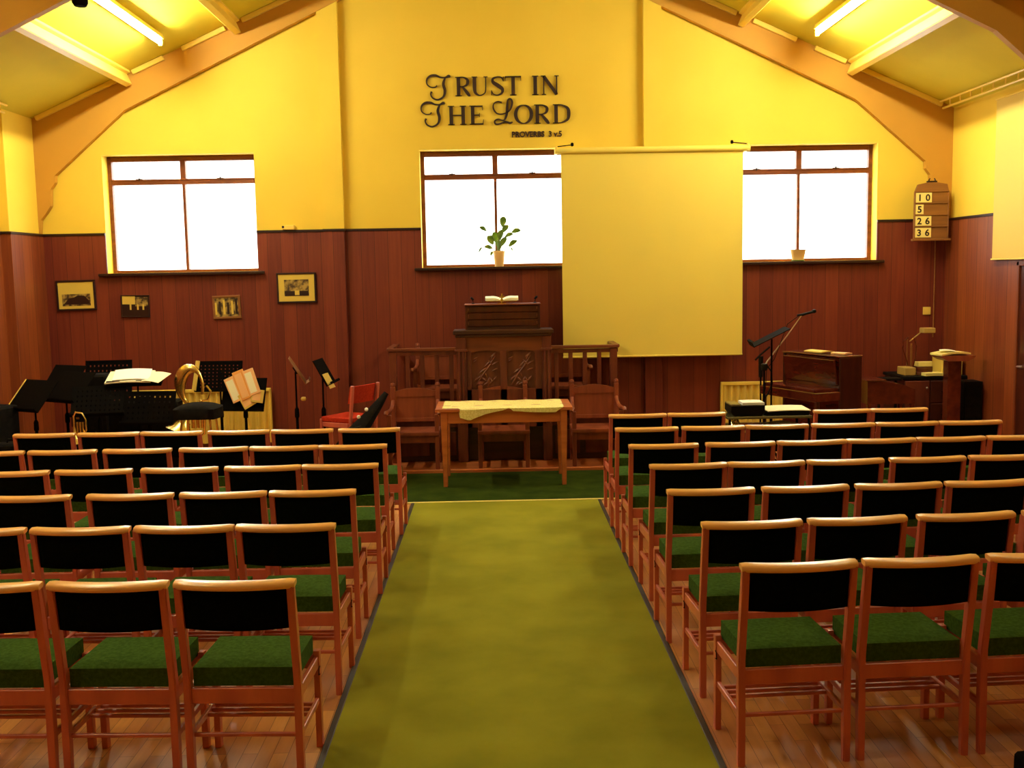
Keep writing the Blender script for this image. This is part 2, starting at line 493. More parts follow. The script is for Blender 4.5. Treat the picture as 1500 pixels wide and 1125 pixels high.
strip_light(3.34, 3.2, M['tube_dim'], 'fluorescent strip light on the right slope of the third roof bay')
# dark fitting hanging at the second frame, top left
t = thing('spotlight', 'small dark round fitting hanging by the left strip light', 'fitting', (-3.20, 8.42, ceil_z(3.20)))
bm = NB(); add_lathe(bm, [(.03, -.22), (.055, -.24), (.06, -.36), (.045, -.385), (.0, -.39)], n=16); link('body', bm, M['black_metal'], t)
bm = NB(); add_tube(bm, [(0, 0, -.0), (0, 0, -.23)], .012, 8); link('stem', bm, M['black_metal'], t)

# ------------------------------------------------------------------ wall lettering
SC = .001285
def cxz(cx, cy): return ((600 + cx / 5.769 - 719.4) * .00741, 3.925 - (cy - 258) * SC)
LT = thing('wall_lettering', 'dark raised wall lettering reading TRUST IN THE LORD PROVERBS 3 v.5', 'sign', (0, WY, 3.8))
def spline(pts, n=5):
    P = [V((p[0], p[1], p[2] if len(p) > 2 else 10)) for p in pts]
    out = []
    for i in range(len(P) - 1):
        p0 = P[max(i - 1, 0)]; p1 = P[i]; p2 = P[i + 1]; p3 = P[min(i + 2, len(P) - 1)]
        for k in range(n):
            t = k / n
            out.append(.5 * ((2 * p1) + (p2 - p0) * t + (2 * p0 - 5 * p1 + 4 * p2 - p3) * t * t + (3 * p1 - p0 - 3 * p2 + p3) * t ** 3))
    out.append(P[-1]); return out
def ribbon(bm, pts, depth=.014, curve=True):
    """pts: (cx, cy, width) in sign units; builds a solid ribbon standing off the wall"""
    S = spline(pts) if curve else [V(p) for p in pts]
    Lf, Rt = [], []
    for i, p in enumerate(S):
        a = S[max(i - 1, 0)]; b = S[min(i + 1, len(S) - 1)]
        d = V((b.x - a.x, b.y - a.y)); d = d.normalized() if d.length > 1e-6 else V((1, 0))
        nrm = V((-d.y, d.x)); w = max(p.z, 3) / 2
        Lf.append(cxz(p.x + nrm.x * w, p.y + nrm.y * w)); Rt.append(cxz(p.x - nrm.x * w, p.y - nrm.y * w))
    y0, y1 = -.008 - depth, -.004
    rings = []
    for l, r in zip(Lf, Rt):
        rings.append([bm.verts.new((l[0], y0, l[1] - 3.8)), bm.verts.new((r[0], y0, r[1] - 3.8)), bm.verts.new((r[0], y1, r[1] - 3.8)), bm.verts.new((l[0], y1, l[1] - 3.8))])
    for i in range(len(rings) - 1):
        for k in range(4):
            bm.faces.new((rings[i][k], rings[i][(k + 1) % 4], rings[i + 1][(k + 1) % 4], rings[i + 1][k]))
    bm.faces.new(rings[0][::-1]); bm.faces.new(rings[-1])
TH, TN = 30, 10
def serif(bm, x, y, w): ribbon(bm, [(x - w / 2, y, 6), (x + w / 2, y, 6)], curve=False)
def stem_(bm, x, t, b, w=TH, s=None):
    ribbon(bm, [(x, t, w), (x, b, w)], curve=False)
    s = s or w + 24
    serif(bm, x, t + 3, s); serif(bm, x, b - 3, s)
def glyph(ch, x0, x1, t, b):
    bm = NB(); W = x1 - x0; H = b - t; m = (x0 + x1) / 2
    if ch == 'R':
        sx = x0 + .25 * W
        stem_(bm, sx, t, b)
        ribbon(bm, [(sx, t + 4, 7), (x0 + .55 * W, t + 4, 9), (x0 + .80 * W, t + .14 * H, 20), (x0 + .84 * W, t + .28 * H, 26), (x0 + .76 * W, t + .43 * H, 18), (x0 + .55 * W, t + .50 * H, 8), (sx, t + .51 * H, 7)])
        ribbon(bm, [(x0 + .50 * W, t + .52 * H, 14), (x0 + .74 * W, t + .78 * H, 26), (x0 + .90 * W, b - 8, 24), (x1, b - 3, 6)])
    elif ch == 'U':
        a = x0 + .22 * W; c = x0 + .86 * W
        ribbon(bm, [(a, t, TH), (a, t + .66 * H, TH), (a + .08 * W, t + .88 * H, 20), (m + .02 * W, b - 3, 9), (c - .08 * W, t + .88 * H, 9), (c, t + .64 * H, TN), (c, t, TN)])
        serif(bm, a, t + 3, 48); serif(bm, c, t + 3, 34)
    elif ch == 'S':
        ribbon(bm, [(x1 - .10 * W, t + .24 * H, 7), (x1 - .22 * W, t + .07 * H, 9), (m, t + 4, 9), (x0 + .18 * W, t + .12 * H, 18), (x0 + .18 * W, t + .30 * H, 26), (m, t + .47 * H, 32), (x0 + .82 * W, t + .66 * H, 28), (x0 + .80 * W, t + .86 * H, 18), (m, b - 3, 9), (x0 + .20 * W, b - .07 * H, 8), (x0 + .06 * W, b - .24 * H, 7)])
        ribbon(bm, [(x1 - .09 * W, t + .02 * H, 6), (x1 - .09 * W, t + .26 * H, 6)], curve=False)
        ribbon(bm, [(x0 + .06 * W, b - .28 * H, 6), (x0 + .06 * W, b - .02 * H, 6)], curve=False)
    elif ch == 'T':
        stem_(bm, m, t, b)
        ribbon(bm, [(x0, t + 5, 9), (x1, t + 5, 9)], curve=False)
        ribbon(bm, [(x0 + 3, t, 6), (x0 + 3, t + .24 * H, 5)], curve=False); ribbon(bm, [(x1 - 3, t, 6), (x1 - 3, t + .24 * H, 5)], curve=False)
    elif ch == 'I':
        stem_(bm, m, t, b)
    elif ch == 'N':
        a = x0 + .15 * W; c = x1 - .14 * W
        ribbon(bm, [(a, t, TN), (a, b, TN)], curve=False); ribbon(bm, [(c, t, TN), (c, b, TN)], curve=False)
        ribbon(bm, [(a, t + 4, 26), (c, b - 2, 26)], curve=False)
        serif(bm, a - 6, t + 3, 36); serif(bm, a, b - 3, 36); serif(bm, c, t + 3, 36)
    elif ch == 'H':
        a = x0 + .22 * W; c = x1 - .20 * W
        stem_(bm, a, t, b); stem_(bm, c, t, b); ribbon(bm, [(a, (t + b) / 2, 8), (c, (t + b) / 2, 8)], curve=False)
    elif ch == 'E':
        a = x0 + .30 * W
        stem_(bm, a, t, b)
        ribbon(bm, [(a, t + 5, 9), (x1 - 6, t + 5, 9)], curve=False); ribbon(bm, [(a, b - 5, 9), (x1 - 2, b - 5, 9)], curve=False)
        ribbon(bm, [(a, (t + b) / 2, 8), (x1 - .25 * W, (t + b) / 2, 8)], curve=False)
        ribbon(bm, [(x1 - 8, t, 7), (x1 - 6, t + .24 * H, 5)], curve=False); ribbon(bm, [(x1 - 4, b, 7), (x1 + 2, b - .26 * H, 5)], curve=False)
        ribbon(bm, [(x1 - .25 * W, (t + b) / 2 - 16, 5), (x1 - .25 * W, (t + b) / 2 + 16, 5)], curve=False)
    elif ch == 'O':
        pts = []
        for k in range(17):
            a = 2 * PI * k / 16
            pts.append((m + (W / 2 - 13) * math.cos(a), (t + b) / 2 + (H / 2 - 3) * math.sin(a), 8 + 22 * abs(math.cos(a)) ** 1.3))
        ribbon(bm, pts)
    elif ch == 'D':
        a = x0 + .22 * W
        stem_(bm, a, t, b)
        ribbon(bm, [(a, t + 4, 7), (m, t + 5, 9), (x1 - .16 * W, t + .2 * H, 22), (x1 - 14, (t + b) / 2, 30), (x1 - .16 * W, t + .8 * H, 22), (m, b - 5, 9), (a, b - 4, 7)])
    link('letter', bm, M['letter'], LT)
t1, b1 = 104, 262
for ch, a, b in (('R', 378, 512), ('U', 515, 662), ('S', 683, 802), ('T', 806, 942), ('I', 1020, 1102), ('N', 1110, 1264)): glyph(ch, a, b, t1, b1)
t2, b2 = 343, 500
for ch, a, b in (('H', 306, 480), ('E', 488, 616), ('O', 878, 1038), ('R', 1040, 1180), ('D', 1200, 1356)): glyph(ch, a, b, t2, b2)
def swash_T(ox, oy):
    bm = NB()
    ribbon(bm, [(230 + ox, 172 + oy, 12), (215 + ox, 186 + oy, 8), (180 + ox, 186 + oy, 8), (146 + ox, 160 + oy, 10), (148 + ox, 118 + oy, 14), (180 + ox, 92 + oy, 17), (222 + ox, 90 + oy, 18), (262 + ox, 106 + oy, 12), (300 + ox, 108 + oy, 12), (330 + ox, 96 + oy, 22), (342 + ox, 104 + oy, 14)])
    ribbon(bm, [(300 + ox, 112 + oy, 12), (284 + ox, 160 + oy, 24), (296 + ox, 215 + oy, 24), (282 + ox, 265 + oy, 16), (235 + ox, 290 + oy, 13), (192 + ox, 275 + oy, 12), (176 + ox, 245 + oy, 12), (184 + ox, 222 + oy, 16)])
    link('letter', bm, M['letter'], LT)
swash_T(0, 0); swash_T(-52, 222)
bm = NB()
ribbon(bm, [(775, 322, 14), (742, 312, 8), (708, 330, 10), (704, 372, 14), (735, 412, 10), (790, 414, 9), (842, 385, 12), (862, 325, 20), (850, 292, 12), (828, 300, 12), (820, 350, 20), (814, 420, 22), (790, 468, 12), (742, 458, 9), (712, 476, 14), (722, 500, 14), (760, 496, 12), (800, 480, 12), (840, 492, 18), (864, 484, 10)])
link('letter', bm, M['letter'], LT)

def text_mesh(name, s, size, mat, parent, M4, extrude=.003, offset=0.0, align='CENTER', sx=1.0):
    cu = bpy.data.curves.new(name, 'FONT'); cu.body = s; cu.size = size; cu.extrude = extrude; cu.offset = offset
    cu.align_x = align; cu.resolution_u = 3
    ob = bpy.data.objects.new(name + '_src', cu); C.objects.link(ob)
    dg = bpy.context.evaluated_depsgraph_get()
    me = bpy.data.meshes.new_from_object(ob.evaluated_get(dg))
    bpy.data.objects.remove(ob); bpy.data.curves.remove(cu)
    me.transform(Matrix.Diagonal((sx, 1, 1, 1))); me.transform(M4)
    me.materials.clear(); me.materials.append(mat)
    o = bpy.data.objects.new(name, me); C.objects.link(o)
    if parent is not None: o.parent = parent
    return o
UP = Matrix.Rotation(PI / 2, 4, 'X')
text_mesh('verse', 'PROVERBS  3 v.5', .083, M['letter'], LT, Matrix.Translation((.488, -.008, -.326)) @ UP, .005, .0022, sx=.93)

# ------------------------------------------------------------------ projection screens
S = thing('projection_screen', 'large pulled-down cream projection screen covering the wall between two windows', 'screen', (1.715, 11.31, 0))
bm = NB(); add_grid(bm, lambda u, v, o: V(((u - .5) * 1.965, o + .006 * math.sin(u * 5) * v, 3.285 - 2.215 * v)), 14, 10, .003); link('cloth', bm, M['screen'], S)
bm = NB(); add_tube(bm, [(-1.045, 0, 3.290), (1.055, 0, 3.290)], .034, 16); link('casing', bm, M['screen'], S)
bm = NB(); add_tube(bm, [(-.985, .002, 1.066), (.985, .002, 1.066)], .011, 8); link('bottom_bar', bm, M['screen'], S)
for s in (-1, 1):
    bm = NB()
    add_tube(bm, [(s * 1.03, .0, 3.335), (s * .87, .0, 3.352)], .006, 6)
    add_lathe(bm, [(.0, -.022), (.016, -.014), (.016, .014), (.0, .022)], (s * .86, 0, 3.356), 10)
    link('bracket', bm, M['black_metal'], S)
    bm = NB(); add_box(bm, (s * 1.03 - .012, -.03, 3.262), (s * 1.03 + .012, .22, 3.338), .004); link('end_cap', bm, M['gloss_cream'], S)
bm = NB(); add_box(bm, (XR - .06, 8.62, 2.055), (XR - .024, 10.372, 3.605), .004)
M['board_face'] = base('board_face', (.70, .50, .10), .7)
sc = link('display_board', bm, M['board_face']); tag(sc, 'cream display board high on the right side wall, cut by the frame', 'board')
bm = NB(); add_box(bm, (XR - .066, 8.6, 2.04), (XR - .020, 10.39, 2.056), .003); add_box(bm, (XR - .066, 8.6, 3.604), (XR - .020, 10.39, 3.62), .003); link('edge_rail', bm, M['gloss_cream'], sc)

# ------------------------------------------------------------------ framed photographs
def picture(cx, cz, w, h, fw, mount, rot, label, fm, inner):
    t = thing('framed_photograph', label, 'picture', (cx, PF - .012, cz), 0)
    t.rotation_euler = (0, rot, 0)
    bm = NB()
    add_box(bm, (-w / 2, -.012, h / 2 - fw), (w / 2, .01, h / 2), .003); add_box(bm, (-w / 2, -.012, -h / 2), (w / 2, .01, -h / 2 + fw), .003)
    add_box(bm, (-w / 2, -.012, -h / 2 + fw), (-w / 2 + fw, .01, h / 2 - fw), .003); add_box(bm, (w / 2 - fw, -.012, -h / 2 + fw), (w / 2, .01, h / 2 - fw), .003)
    link('frame', bm, fm, t)
    if mount:
        bm = NB(); add_box(bm, (-w / 2 + fw, -.004, -h / 2 + fw), (w / 2 - fw, .006, h / 2 - fw)); link('mount', bm, M['photo_mount'], t)
    bm = NB(); inner(bm)
    o = link('print', bm, [M['sheet_dark'], M['photo_mount'], M['dark_trim']], t, smooth=False)
    return t
def mat_of(bm, lo, hi, idx):
    n = len(bm.faces); add_box(bm, lo, hi)
    bm.faces.ensure_lookup_table()
    for f in bm.faces[n:]: f.material_index = idx
def in1(bm):
    mat_of(bm, (-.155, -.0052, -.115), (.155, -.004, .015), 0)
    n = len(bm.faces); add_prism(bm, [(-.13, -.085), (-.08, -.03), (-.02, -.02), (.02, .0), (.09, -.005), (.14, -.06), (.15, -.1), (-.15, -.1)], -.0062, -.0052)
    bm.faces.ensure_lookup_table()
    for f in bm.faces[n:]: f.material_index = 2
def in2(bm):
    mat_of(bm, (-.15, -.005, -.12), (.15, .004, .12), 2); mat_of(bm, (-.14, -.0062, .02), (.0, -.005, .11), 1); mat_of(bm, (.0, -.0062, .0), (.14, -.005, .10), 0)
    for x in (.02, .08, -.06): mat_of(bm, (x, -.007, -.04), (x + .018, -.005, .02), 1)
def in3(bm):
    mat_of(bm, (-.145, -.005, -.12), (.145, .004, .12), 0)
    for k in range(6): mat_of(bm, (-.13 + k * .045, -.0062, -.08), (-.108 + k * .045, -.005, .05 + .015 * (k % 3)), 2 if k % 2 else 1)
def in4(bm):
    mat_of(bm, (-.135, -.0052, -.09), (.135, -.004, .09), 0)
    mat_of(bm, (-.13, -.0062, -.09), (.13, -.0052, -.035), 2); mat_of(bm, (-.02, -.007, -.08), (.03, -.0052, -.03), 1)
picture(-4.613, 1.838, .430, .335, .022, True, R(-.8), 'framed sepia photograph with wide cream mount, leftmost on the panelled wall', M['dark_trim'], in1)
picture(-3.972, 1.708, .315, .245, .012, False, R(1.0), 'small dark unmounted framed photograph below the left window', M['dark_trim'], in2)
picture(-2.968, 1.680, .305, .255, .024, False, R(-1.5), 'small photograph in a pale wooden frame below the left window', M['board'], in3)
picture(-2.192, 1.878, .435, .335, .020, True, R(-.3), 'framed photograph with broad yellow mount right of the left window', M['dark_trim'], in4)

# ------------------------------------------------------------------ congregation chairs
HW = .233
def curve_back(x, depth): return -depth * (1 - (x / HW) ** 2)
def make_chair():
    t = thing('chair', '', 'chair')
    W = M['chair_wood']
    for s in (-1, 1):                                   # rear posts, raked above the seat
        bm = NB(); x = s * .2175
        pts = [(-.180, 0), (-.172, .22), (-.172, .44), (-.200, .66), (-.226, .825)]
        rings = []
        for i, (y, z) in enumerate(pts):
            hx = .0145; hy = .019 if 0 < i < 4 else .016
            rings.append([bm.verts.new((x + a * hx, y + b * hy, z)) for a, b in ((-1, -1), (1, -1), (1, 1), (-1, 1))])
        for i in range(4):
            for k in range(4): bm.faces.new((rings[i][k], rings[i][(k + 1) % 4], rings[i + 1][(k + 1) % 4], rings[i + 1][k]))
        bm.faces.new(rings[0][::-1]); bm.faces.new(rings[-1])
        bmesh.ops.bevel(bm, geom=[e for e in bm.edges if abs((e.verts[0].co - e.verts[1].co).normalized().z) > .8], offset=.005, segments=2, affect='EDGES')
        link('leg', bm, W, t)
    for s in (-1, 1):
        bm = NB(); add_box(bm, (s * .2185 - .0135, .150, 0), (s * .2185 + .0135, .185, .425), .005, seg=2); link('leg', bm, W, t)
    bm = NB()                                          # top rail, bowed backwards
    def rail(u, v, o):
        x = (u - .5) * 2 * (HW + .001); a = 2 * PI * v
        e = min(1, (1 - abs(2 * u - 1)) * 14 + .45)
        ca, sa = math.cos(a), math.sin(a)
        ca = math.copysign(abs(ca) ** .55, ca); sa = math.copysign(abs(sa) ** .6, sa)
        yy = -.216 + curve_back(x, .034) + .026 * ca * (e * .35 + .65)
        zz = .834 + .0145 * sa * (e * .4 + .6) + .004 * ca
        return V((x, yy, zz))
    add_grid(bm, rail, 20, 16); bmesh.ops.remove_doubles(bm, verts=bm.verts[:], dist=1e-5)
    bmesh.ops.holes_fill(bm, edges=[e for e in bm.edges if e.is_boundary])
    link('top_rail', bm, M['highlit_rail'], t, angle=60)
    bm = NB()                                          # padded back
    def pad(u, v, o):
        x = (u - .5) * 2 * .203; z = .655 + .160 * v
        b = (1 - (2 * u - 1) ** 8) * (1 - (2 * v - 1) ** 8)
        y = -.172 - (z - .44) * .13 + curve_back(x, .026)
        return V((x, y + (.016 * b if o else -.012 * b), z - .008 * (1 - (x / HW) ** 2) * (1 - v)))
    add_grid(bm, pad, 14, 8, 1); link('backrest', bm, M['shaded_green'], t, angle=60)
    bm = NB()
    def cush(u, v, o):
        x = (u - .5) * 2; y = (v - .5) * 2
        b = (1 - x ** 10) * (1 - y ** 10)
        zz = .488 + .010 * (1 - x * x) * (1 - y * y) if o else .405
        k = 1 - .03 * (1 - b)
        return V((x * .204 * k, .012 + y * .182 * k, zz - (.008 * (1 - b) if o else 0)))
    add_grid(bm, cush, 12, 12, 1); link('seat', bm, M['green'], t, angle=50)
    bm = NB(); add_box(bm, (-.204, -.182, .338), (.204, -.164, .402), .003); link('back_rail', bm, W, t)
    bm = NB(); add_box(bm, (-.206, .158, .345), (.206, .176, .402), .003); link('front_rail', bm, W, t)
    for s in (-1, 1):
        bm = NB(); add_box(bm, (s * .2175 - .009, -.155, .350), (s * .2175 + .009, .152, .402), .003); link('side_rail', bm, W, t)
    for s in (-1, 1):
        bm = NB(); add_box(bm, (s * .2175 - .008, -.158, .195), (s * .2175 + .008, .152, .222), .003); link('stretcher', bm, W, t)
    bm = NB()
    for y in (-.165, .02, .07, .12): add_box(bm, (-.21, y - .008, .198), (.21, y + .008, .214), .003)
    link('book_rack', bm, W, t)
    bm = NB()
    for s in (-1, 1):
        add_tube(bm, [(s * .2325, .150, .36), (s * .2335, .130, .355), (s * .2335, .125, .33), (s * .2325, .150, .325)], .0022, 5)
    link('linking_clip', bm, M['black_metal'], t)
    return t

ROWS = {
 'L1': (-1.98, [(-1.02, 3.882), (-1.51, 3.899), (-2.005, 3.917)]),
 'L2': (-1.44, [(-1.003, 4.772), (-1.481, 4.784), (-1.972, 4.796), (-2.470, 4.809)]),
 'L3': (-.44, [(-1.014, 5.536), (-1.498, 5.539), (-1.998, 5.543), (-2.554, 5.547)]),
 'L4': (.55, [(-.975, 6.306), (-1.449, 6.301), (-1.958, 6.296), (-2.481, 6.291), (-2.991, 6.286)]),
 'L5': (-.47, [(-1.00, 7.032), (-1.472, 7.036), (-1.954, 7.04), (-2.472, 7.044), (-2.985, 7.048), (-3.483, 7.052)]),
 'L6': (-1.31, [(-.979, 7.791), (-1.489, 7.803), (-1.972, 7.814), (-2.481, 7.826), (-2.962, 7.837), (-3.454, 7.848)]),
 'R1': (3.38, [(1.176, 3.96), (1.673, 3.989), (2.181, 4.019)]),
 'R2': (3.45, [(1.161, 4.643), (1.654, 4.672), (2.176, 4.704), (2.690, 4.735)]),
 'R3': (2.27, [(1.12, 5.364), (1.625, 5.384), (2.133, 5.404), (2.621, 5.423)]),
 'R4': (2.19, [(1.132, 6.086), (1.606, 6.104), (2.091, 6.122), (2.597, 6.142), (3.092, 6.161)]),
 'R5': (1.51, [(1.104, 6.805), (1.621, 6.819), (2.102, 6.831), (2.578, 6.844), (3.057, 6.857), (3.537, 6.869)]),
 'R6': (.39, [(1.099, 7.55), (1.591, 7.554), (2.066, 7.557), (2.561, 7.56), (3.035, 7.564), (3.514, 7.567)]),
 'R7': (1.11, [(1.131, 8.272), (1.611, 8.282), (2.800, 8.305), (3.272, 8.314)]),
}
ORD = ['first', 'second', 'third', 'fourth', 'fifth', 'sixth']
NEAR = ['nearest', 'second nearest', 'third nearest', 'fourth nearest', 'fifth nearest', 'sixth nearest', 'farthest']
proto = None
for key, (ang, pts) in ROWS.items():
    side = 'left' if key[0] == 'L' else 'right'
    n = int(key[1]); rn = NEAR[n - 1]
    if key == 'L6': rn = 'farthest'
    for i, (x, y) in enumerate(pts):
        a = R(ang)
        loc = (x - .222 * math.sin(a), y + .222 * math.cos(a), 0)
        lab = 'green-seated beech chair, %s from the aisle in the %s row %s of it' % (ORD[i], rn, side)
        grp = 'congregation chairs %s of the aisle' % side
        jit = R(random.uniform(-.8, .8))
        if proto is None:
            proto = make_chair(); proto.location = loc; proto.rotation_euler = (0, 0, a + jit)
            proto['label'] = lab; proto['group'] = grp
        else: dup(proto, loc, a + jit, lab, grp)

# ------------------------------------------------------------------ communion table
T_ = thing('communion_table', 'plain brown wooden communion table at the head of the aisle', 'table', (.058, 9.86, .009))
bm = NB(); add_box(bm, (-.640, -.315, .712), (.640, .305, .741), .006, seg=2); link('table_top', bm, M['table_oak'], T_)
for sx in (-1, 1):
    for sy in (-1, 1):
        bm = NB()
        x, y = sx * .558, sy * .262
        A = [bm.verts.new((x + a * .021, y + b * .021, 0)) for a, b in ((-1, -1), (1, -1), (1, 1), (-1, 1))]
        B = [bm.verts.new((x + a * .032, y + b * .032, .712)) for a, b in ((-1, -1), (1, -1), (1, 1), (-1, 1))]
        for k in range(4): bm.faces.new((A[k], A[(k + 1) % 4], B[(k + 1) % 4], B[k]))
        bm.faces.new(A[::-1]); bm.faces.new(B)
        bmesh.ops.bevel(bm, geom=bm.edges[:], offset=.004, segments=1, affect='EDGES')
        link('leg', bm, M['table_oak'], T_)
for sy in (-1, 1):
    bm = NB(); add_box(bm, (-.53, sy * .268 - .011, .600), (.53, sy * .268 + .011, .712), .003); link('apron', bm, M['table_oak'], T_)
for sx in (-1, 1):
    bm = NB(); add_box(bm, (sx * .562 - .011, -.235, .600), (sx * .562 + .011, .235, .712), .003); link('apron', bm, M['table_oak'], T_)
# lace cloth lying on the table, front corner hanging
bm = NB()
def hang(u):
    pts = [(0, .0), (.14, .0), (.15, .085), (.20, .105), (.23, .11), (.35, .055), (.50, .02), (.56, .0), (.58, .03), (.75, .045), (.93, .050), (.955, .03), (1, .0)]
    for (a, p), (b, q) in zip(pts, pts[1:]):
        if a <= u <= b: return p + (q - p) * (u - a) / (b - a)
    return 0
def cloth(u, v, o):
    x = -.575 + 1.135 * u
    h = hang(u)
    top = .26 if u > .15 else .22
    if v < .6:
        y = .285 - v / .6 * (.285 + .322 if h > .001 else .565)
        return V((x, y, .7435 + .0025 * math.sin(x * 23 + y * 31) + .003 * math.sin(y * 19) + (o or 0)))
    k = (v - .6) / .4
    y0 = -.322 if h > .001 else -.280
    return V((x + .004 * math.sin(k * 9 + x * 40), y0 - (.003 + (o or 0) if h > .001 else 0), .7435 + (o or 0) - k * h + (.0 if h > .001 else 0)))
add_grid(bm, cloth, 60, 14, .0015)
o = link('tablecloth', bm, M['lace']); o.location = (.058, 9.86, .009)
tag(o, 'crumpled cream lace cloth draped over the communion table', 'tablecloth')

# ------------------------------------------------------------------ oak armchairs
def make_armchair():
    t = thing('armchair', '', 'chair')
    W = M['chair_oak']
    for s in (-1, 1):
        bm = NB(); add_box(bm, (s * .232 - .024, .17, 0), (s * .232 + .024, .215, .80), .006)
        add_lathe(bm, [(.024, .795), (.022, .806), (.028, .818), (.024, .838), (.0, .848)], (s * .232, .192, 0), 12); link('leg', bm, W, t)
        bm = NB(); add_box(bm, (s * .238 - .021, -.215, 0), (s * .238 + .021, -.175, .56), .005); link('leg', bm, W, t)
    for s in (-1, 1):
        bm = NB()
        P = [(s * .232, .175, .66), (s * .234, .12, .618), (s * .240, .02, .590), (s * .250, -.12, .582), (s * .262, -.215, .590), (s * .268, -.250, .568)]
        add_tube(bm, P, [.018, .019, .021, .024, .026, .016], 10, flat=.7); link('armrest', bm, W, t)
    bm = NB()
    pts = [(-.21, .700)] + [(x / 20 * .21, .755 + .035 * math.cos(x / 20 * PI / 2)) for x in range(-20, 21, 4)] + [(.21, .700)]
    add_prism(bm, pts, .178, .208); link('crest_rail', bm, W, t, smooth=False)
    bm = NB(); add_box(bm, (-.21, .186, .47), (.21, .202, .705), .002); link('back_panel', bm, W, t)
    bm = NB(); add_box(bm, (-.21, .180, .435), (.21, .208, .475), .003); link('lower_rail', bm, W, t)
    bm = NB(); add_box(bm, (-.262, -.240, .345), (.262, .17, .385), .010, seg=2); link('seat', bm, W, t)
    bm = NB(); add_box(bm, (-.22, -.205, .27), (.22, -.185, .345), .003); link('front_rail', bm, W, t)
    for s in (-1, 1):
        bm = NB(); add_box(bm, (s * .235 - .01, -.175, .27), (s * .235 + .01, .17, .345), .003); link('side_rail', bm, W, t)
        bm = NB(); add_box(bm, (s * .235 - .01, -.175, .08), (s * .235 + .01, .17, .115), .003); link('stretcher', bm, W, t)
    return t
ac = make_armchair(); ac.location = (-.852, 10.525, .04); ac['label'] = 'oak armchair on the dais, left of the communion table'; ac['group'] = 'oak armchairs'
dup(ac, (.058, 10.525, .04), 0, 'oak armchair directly behind the communion table', 'oak armchairs')
dup(ac, (1.008, 10.525, .04), 0, 'oak armchair on the dais, right of the communion table', 'oak armchairs')
dup(ac, (-.640, 11.262, .40), 0, 'oak armchair up in the pulpit behind the left railing', 'oak armchairs')
dup(ac, (.742, 11.262, .40), 0, 'oak armchair up in the pulpit behind the right railing', 'oak armchairs')

# ------------------------------------------------------------------ pulpit
P_ = thing('pulpit', 'dark oak pulpit with carved panels and side railings behind the communion table', 'pulpit', (.07, 10.78, .04))
OX, OZ = .07, .04
def pb(bm, x0, x1, y0, y1, z0, z1, bev=.003): add_box(bm, (x0 - OX, y0 - 10.78, z0 - OZ), (x1 - OX, y1 - 10.78, z1 - OZ), bev)
bm = NB(); pb(bm, -1.135, 1.275, 10.775, 11.50, .04, .40); link('platform', bm, M['oak_dark'], P_)
for a, b in ((-1.05, -.72), (-.66, -.44), (.60, .86), (.92, 1.20)):
    bm = NB(); pb(bm, a, b, 10.760, 10.78, .10, .35); link('plinth_panel', bm, M['oak'], P_)
def rail_side(x_out, x_in, s):
    a, b = sorted((x_out, x_in))
    bm = NB(); pb(bm, a - (.02 if s < 0 else 0), b + (.02 if s > 0 else 0), 10.735, 10.80, 1.205, 1.238, .006)
    xo = (x_out - .035, x_out + .035)
    pb(bm, xo[0], xo[1], 10.80, 11.50, 1.205, 1.238, .006)
    link('handrail', bm, M['oak_h'], P_)
    for z0, z1 in ((1.16, 1.20), (.40, .47)):
        bm = NB(); pb(bm, a, b, 10.752, 10.782, z0, z1)
        pb(bm, x_out - .015, x_out + .015, 10.775, 11.49, z0, z1); link('rail', bm, M['oak'], P_)
    bm = NB(); px = x_out + (.035 if s < 0 else -.035); pb(bm, px - .038, px + .038, 10.745, 10.80, .04, 1.205, .005); link('newel_post', bm, M['oak'], P_)
    n = 4
    for k in range(n):
        x = px + (x_in - px) * (k + 1) / (n + .35)
        bm = NB(); pb(bm, x - .022, x + .022, 10.755, 10.78, .47, 1.165); link('baluster', bm, M['oak'], P_)
    for k in range(4):
        y = 10.92 + k * .15
        bm = NB(); pb(bm, x_out - .012, x_out + .012, y - .02, y + .02, .47, 1.165); link('baluster', bm, M['oak'], P_)
rail_side(-1.115, -.42, -1); rail_side(1.255, .57, 1)
# desk front: piers, frieze, carved panels
for a, b in ((-.418, -.312), (.472, .566)):
    bm = NB(); pb(bm, a, b, 10.68, 10.80, .04, 1.36, .005)
    m_ = (a + b) / 2
    for dx in (-.02, .02): add_tube(bm, [(m_ + dx - OX, 10.68 - 10.78, .40), (m_ + dx - OX, 10.68 - 10.78, 1.16)], .014, 8)
    pb(bm, a - .012, b + .012, 10.665, 10.81, 1.195, 1.222, .005)
    link('pier', bm, M['oak'], P_)
bm = NB()
pb(bm, -.445, .592, 10.655, 10.99, 1.372, 1.418, .008); pb(bm, -.425, .572, 10.668, 10.98, 1.345, 1.374, .006)
link('cornice', bm, M['oak_dark'], P_)
bm = NB()
fr = [(-.312, 1.345), (-.312, 1.20)]
def arch(x0, x1):
    return [(x0 + (x1 - x0) * k / 10, 1.178 + .026 * math.sin(PI * k / 10) ** .5) for k in range(11)]
fr += arch(-.262, .035) + arch(.105, .400) + [(.472, 1.20), (.472, 1.345)]
add_prism(bm, [(x - OX, z - OZ) for x, z in fr], -.075, -.03); link('frieze', bm, M['oak_h'], P_, smooth=False)
bm = NB()
pb(bm, .035, .105, 10.70, 10.745, .40, 1.20); pb(bm, -.312, -.262, 10.70, 10.745, .40, 1.20); pb(bm, .400, .472, 10.70, 10.745, .40, 1.20)
pb(bm, -.312, .472, 10.70, 10.745, .40, .80); link('stile', bm, M['oak'], P_)
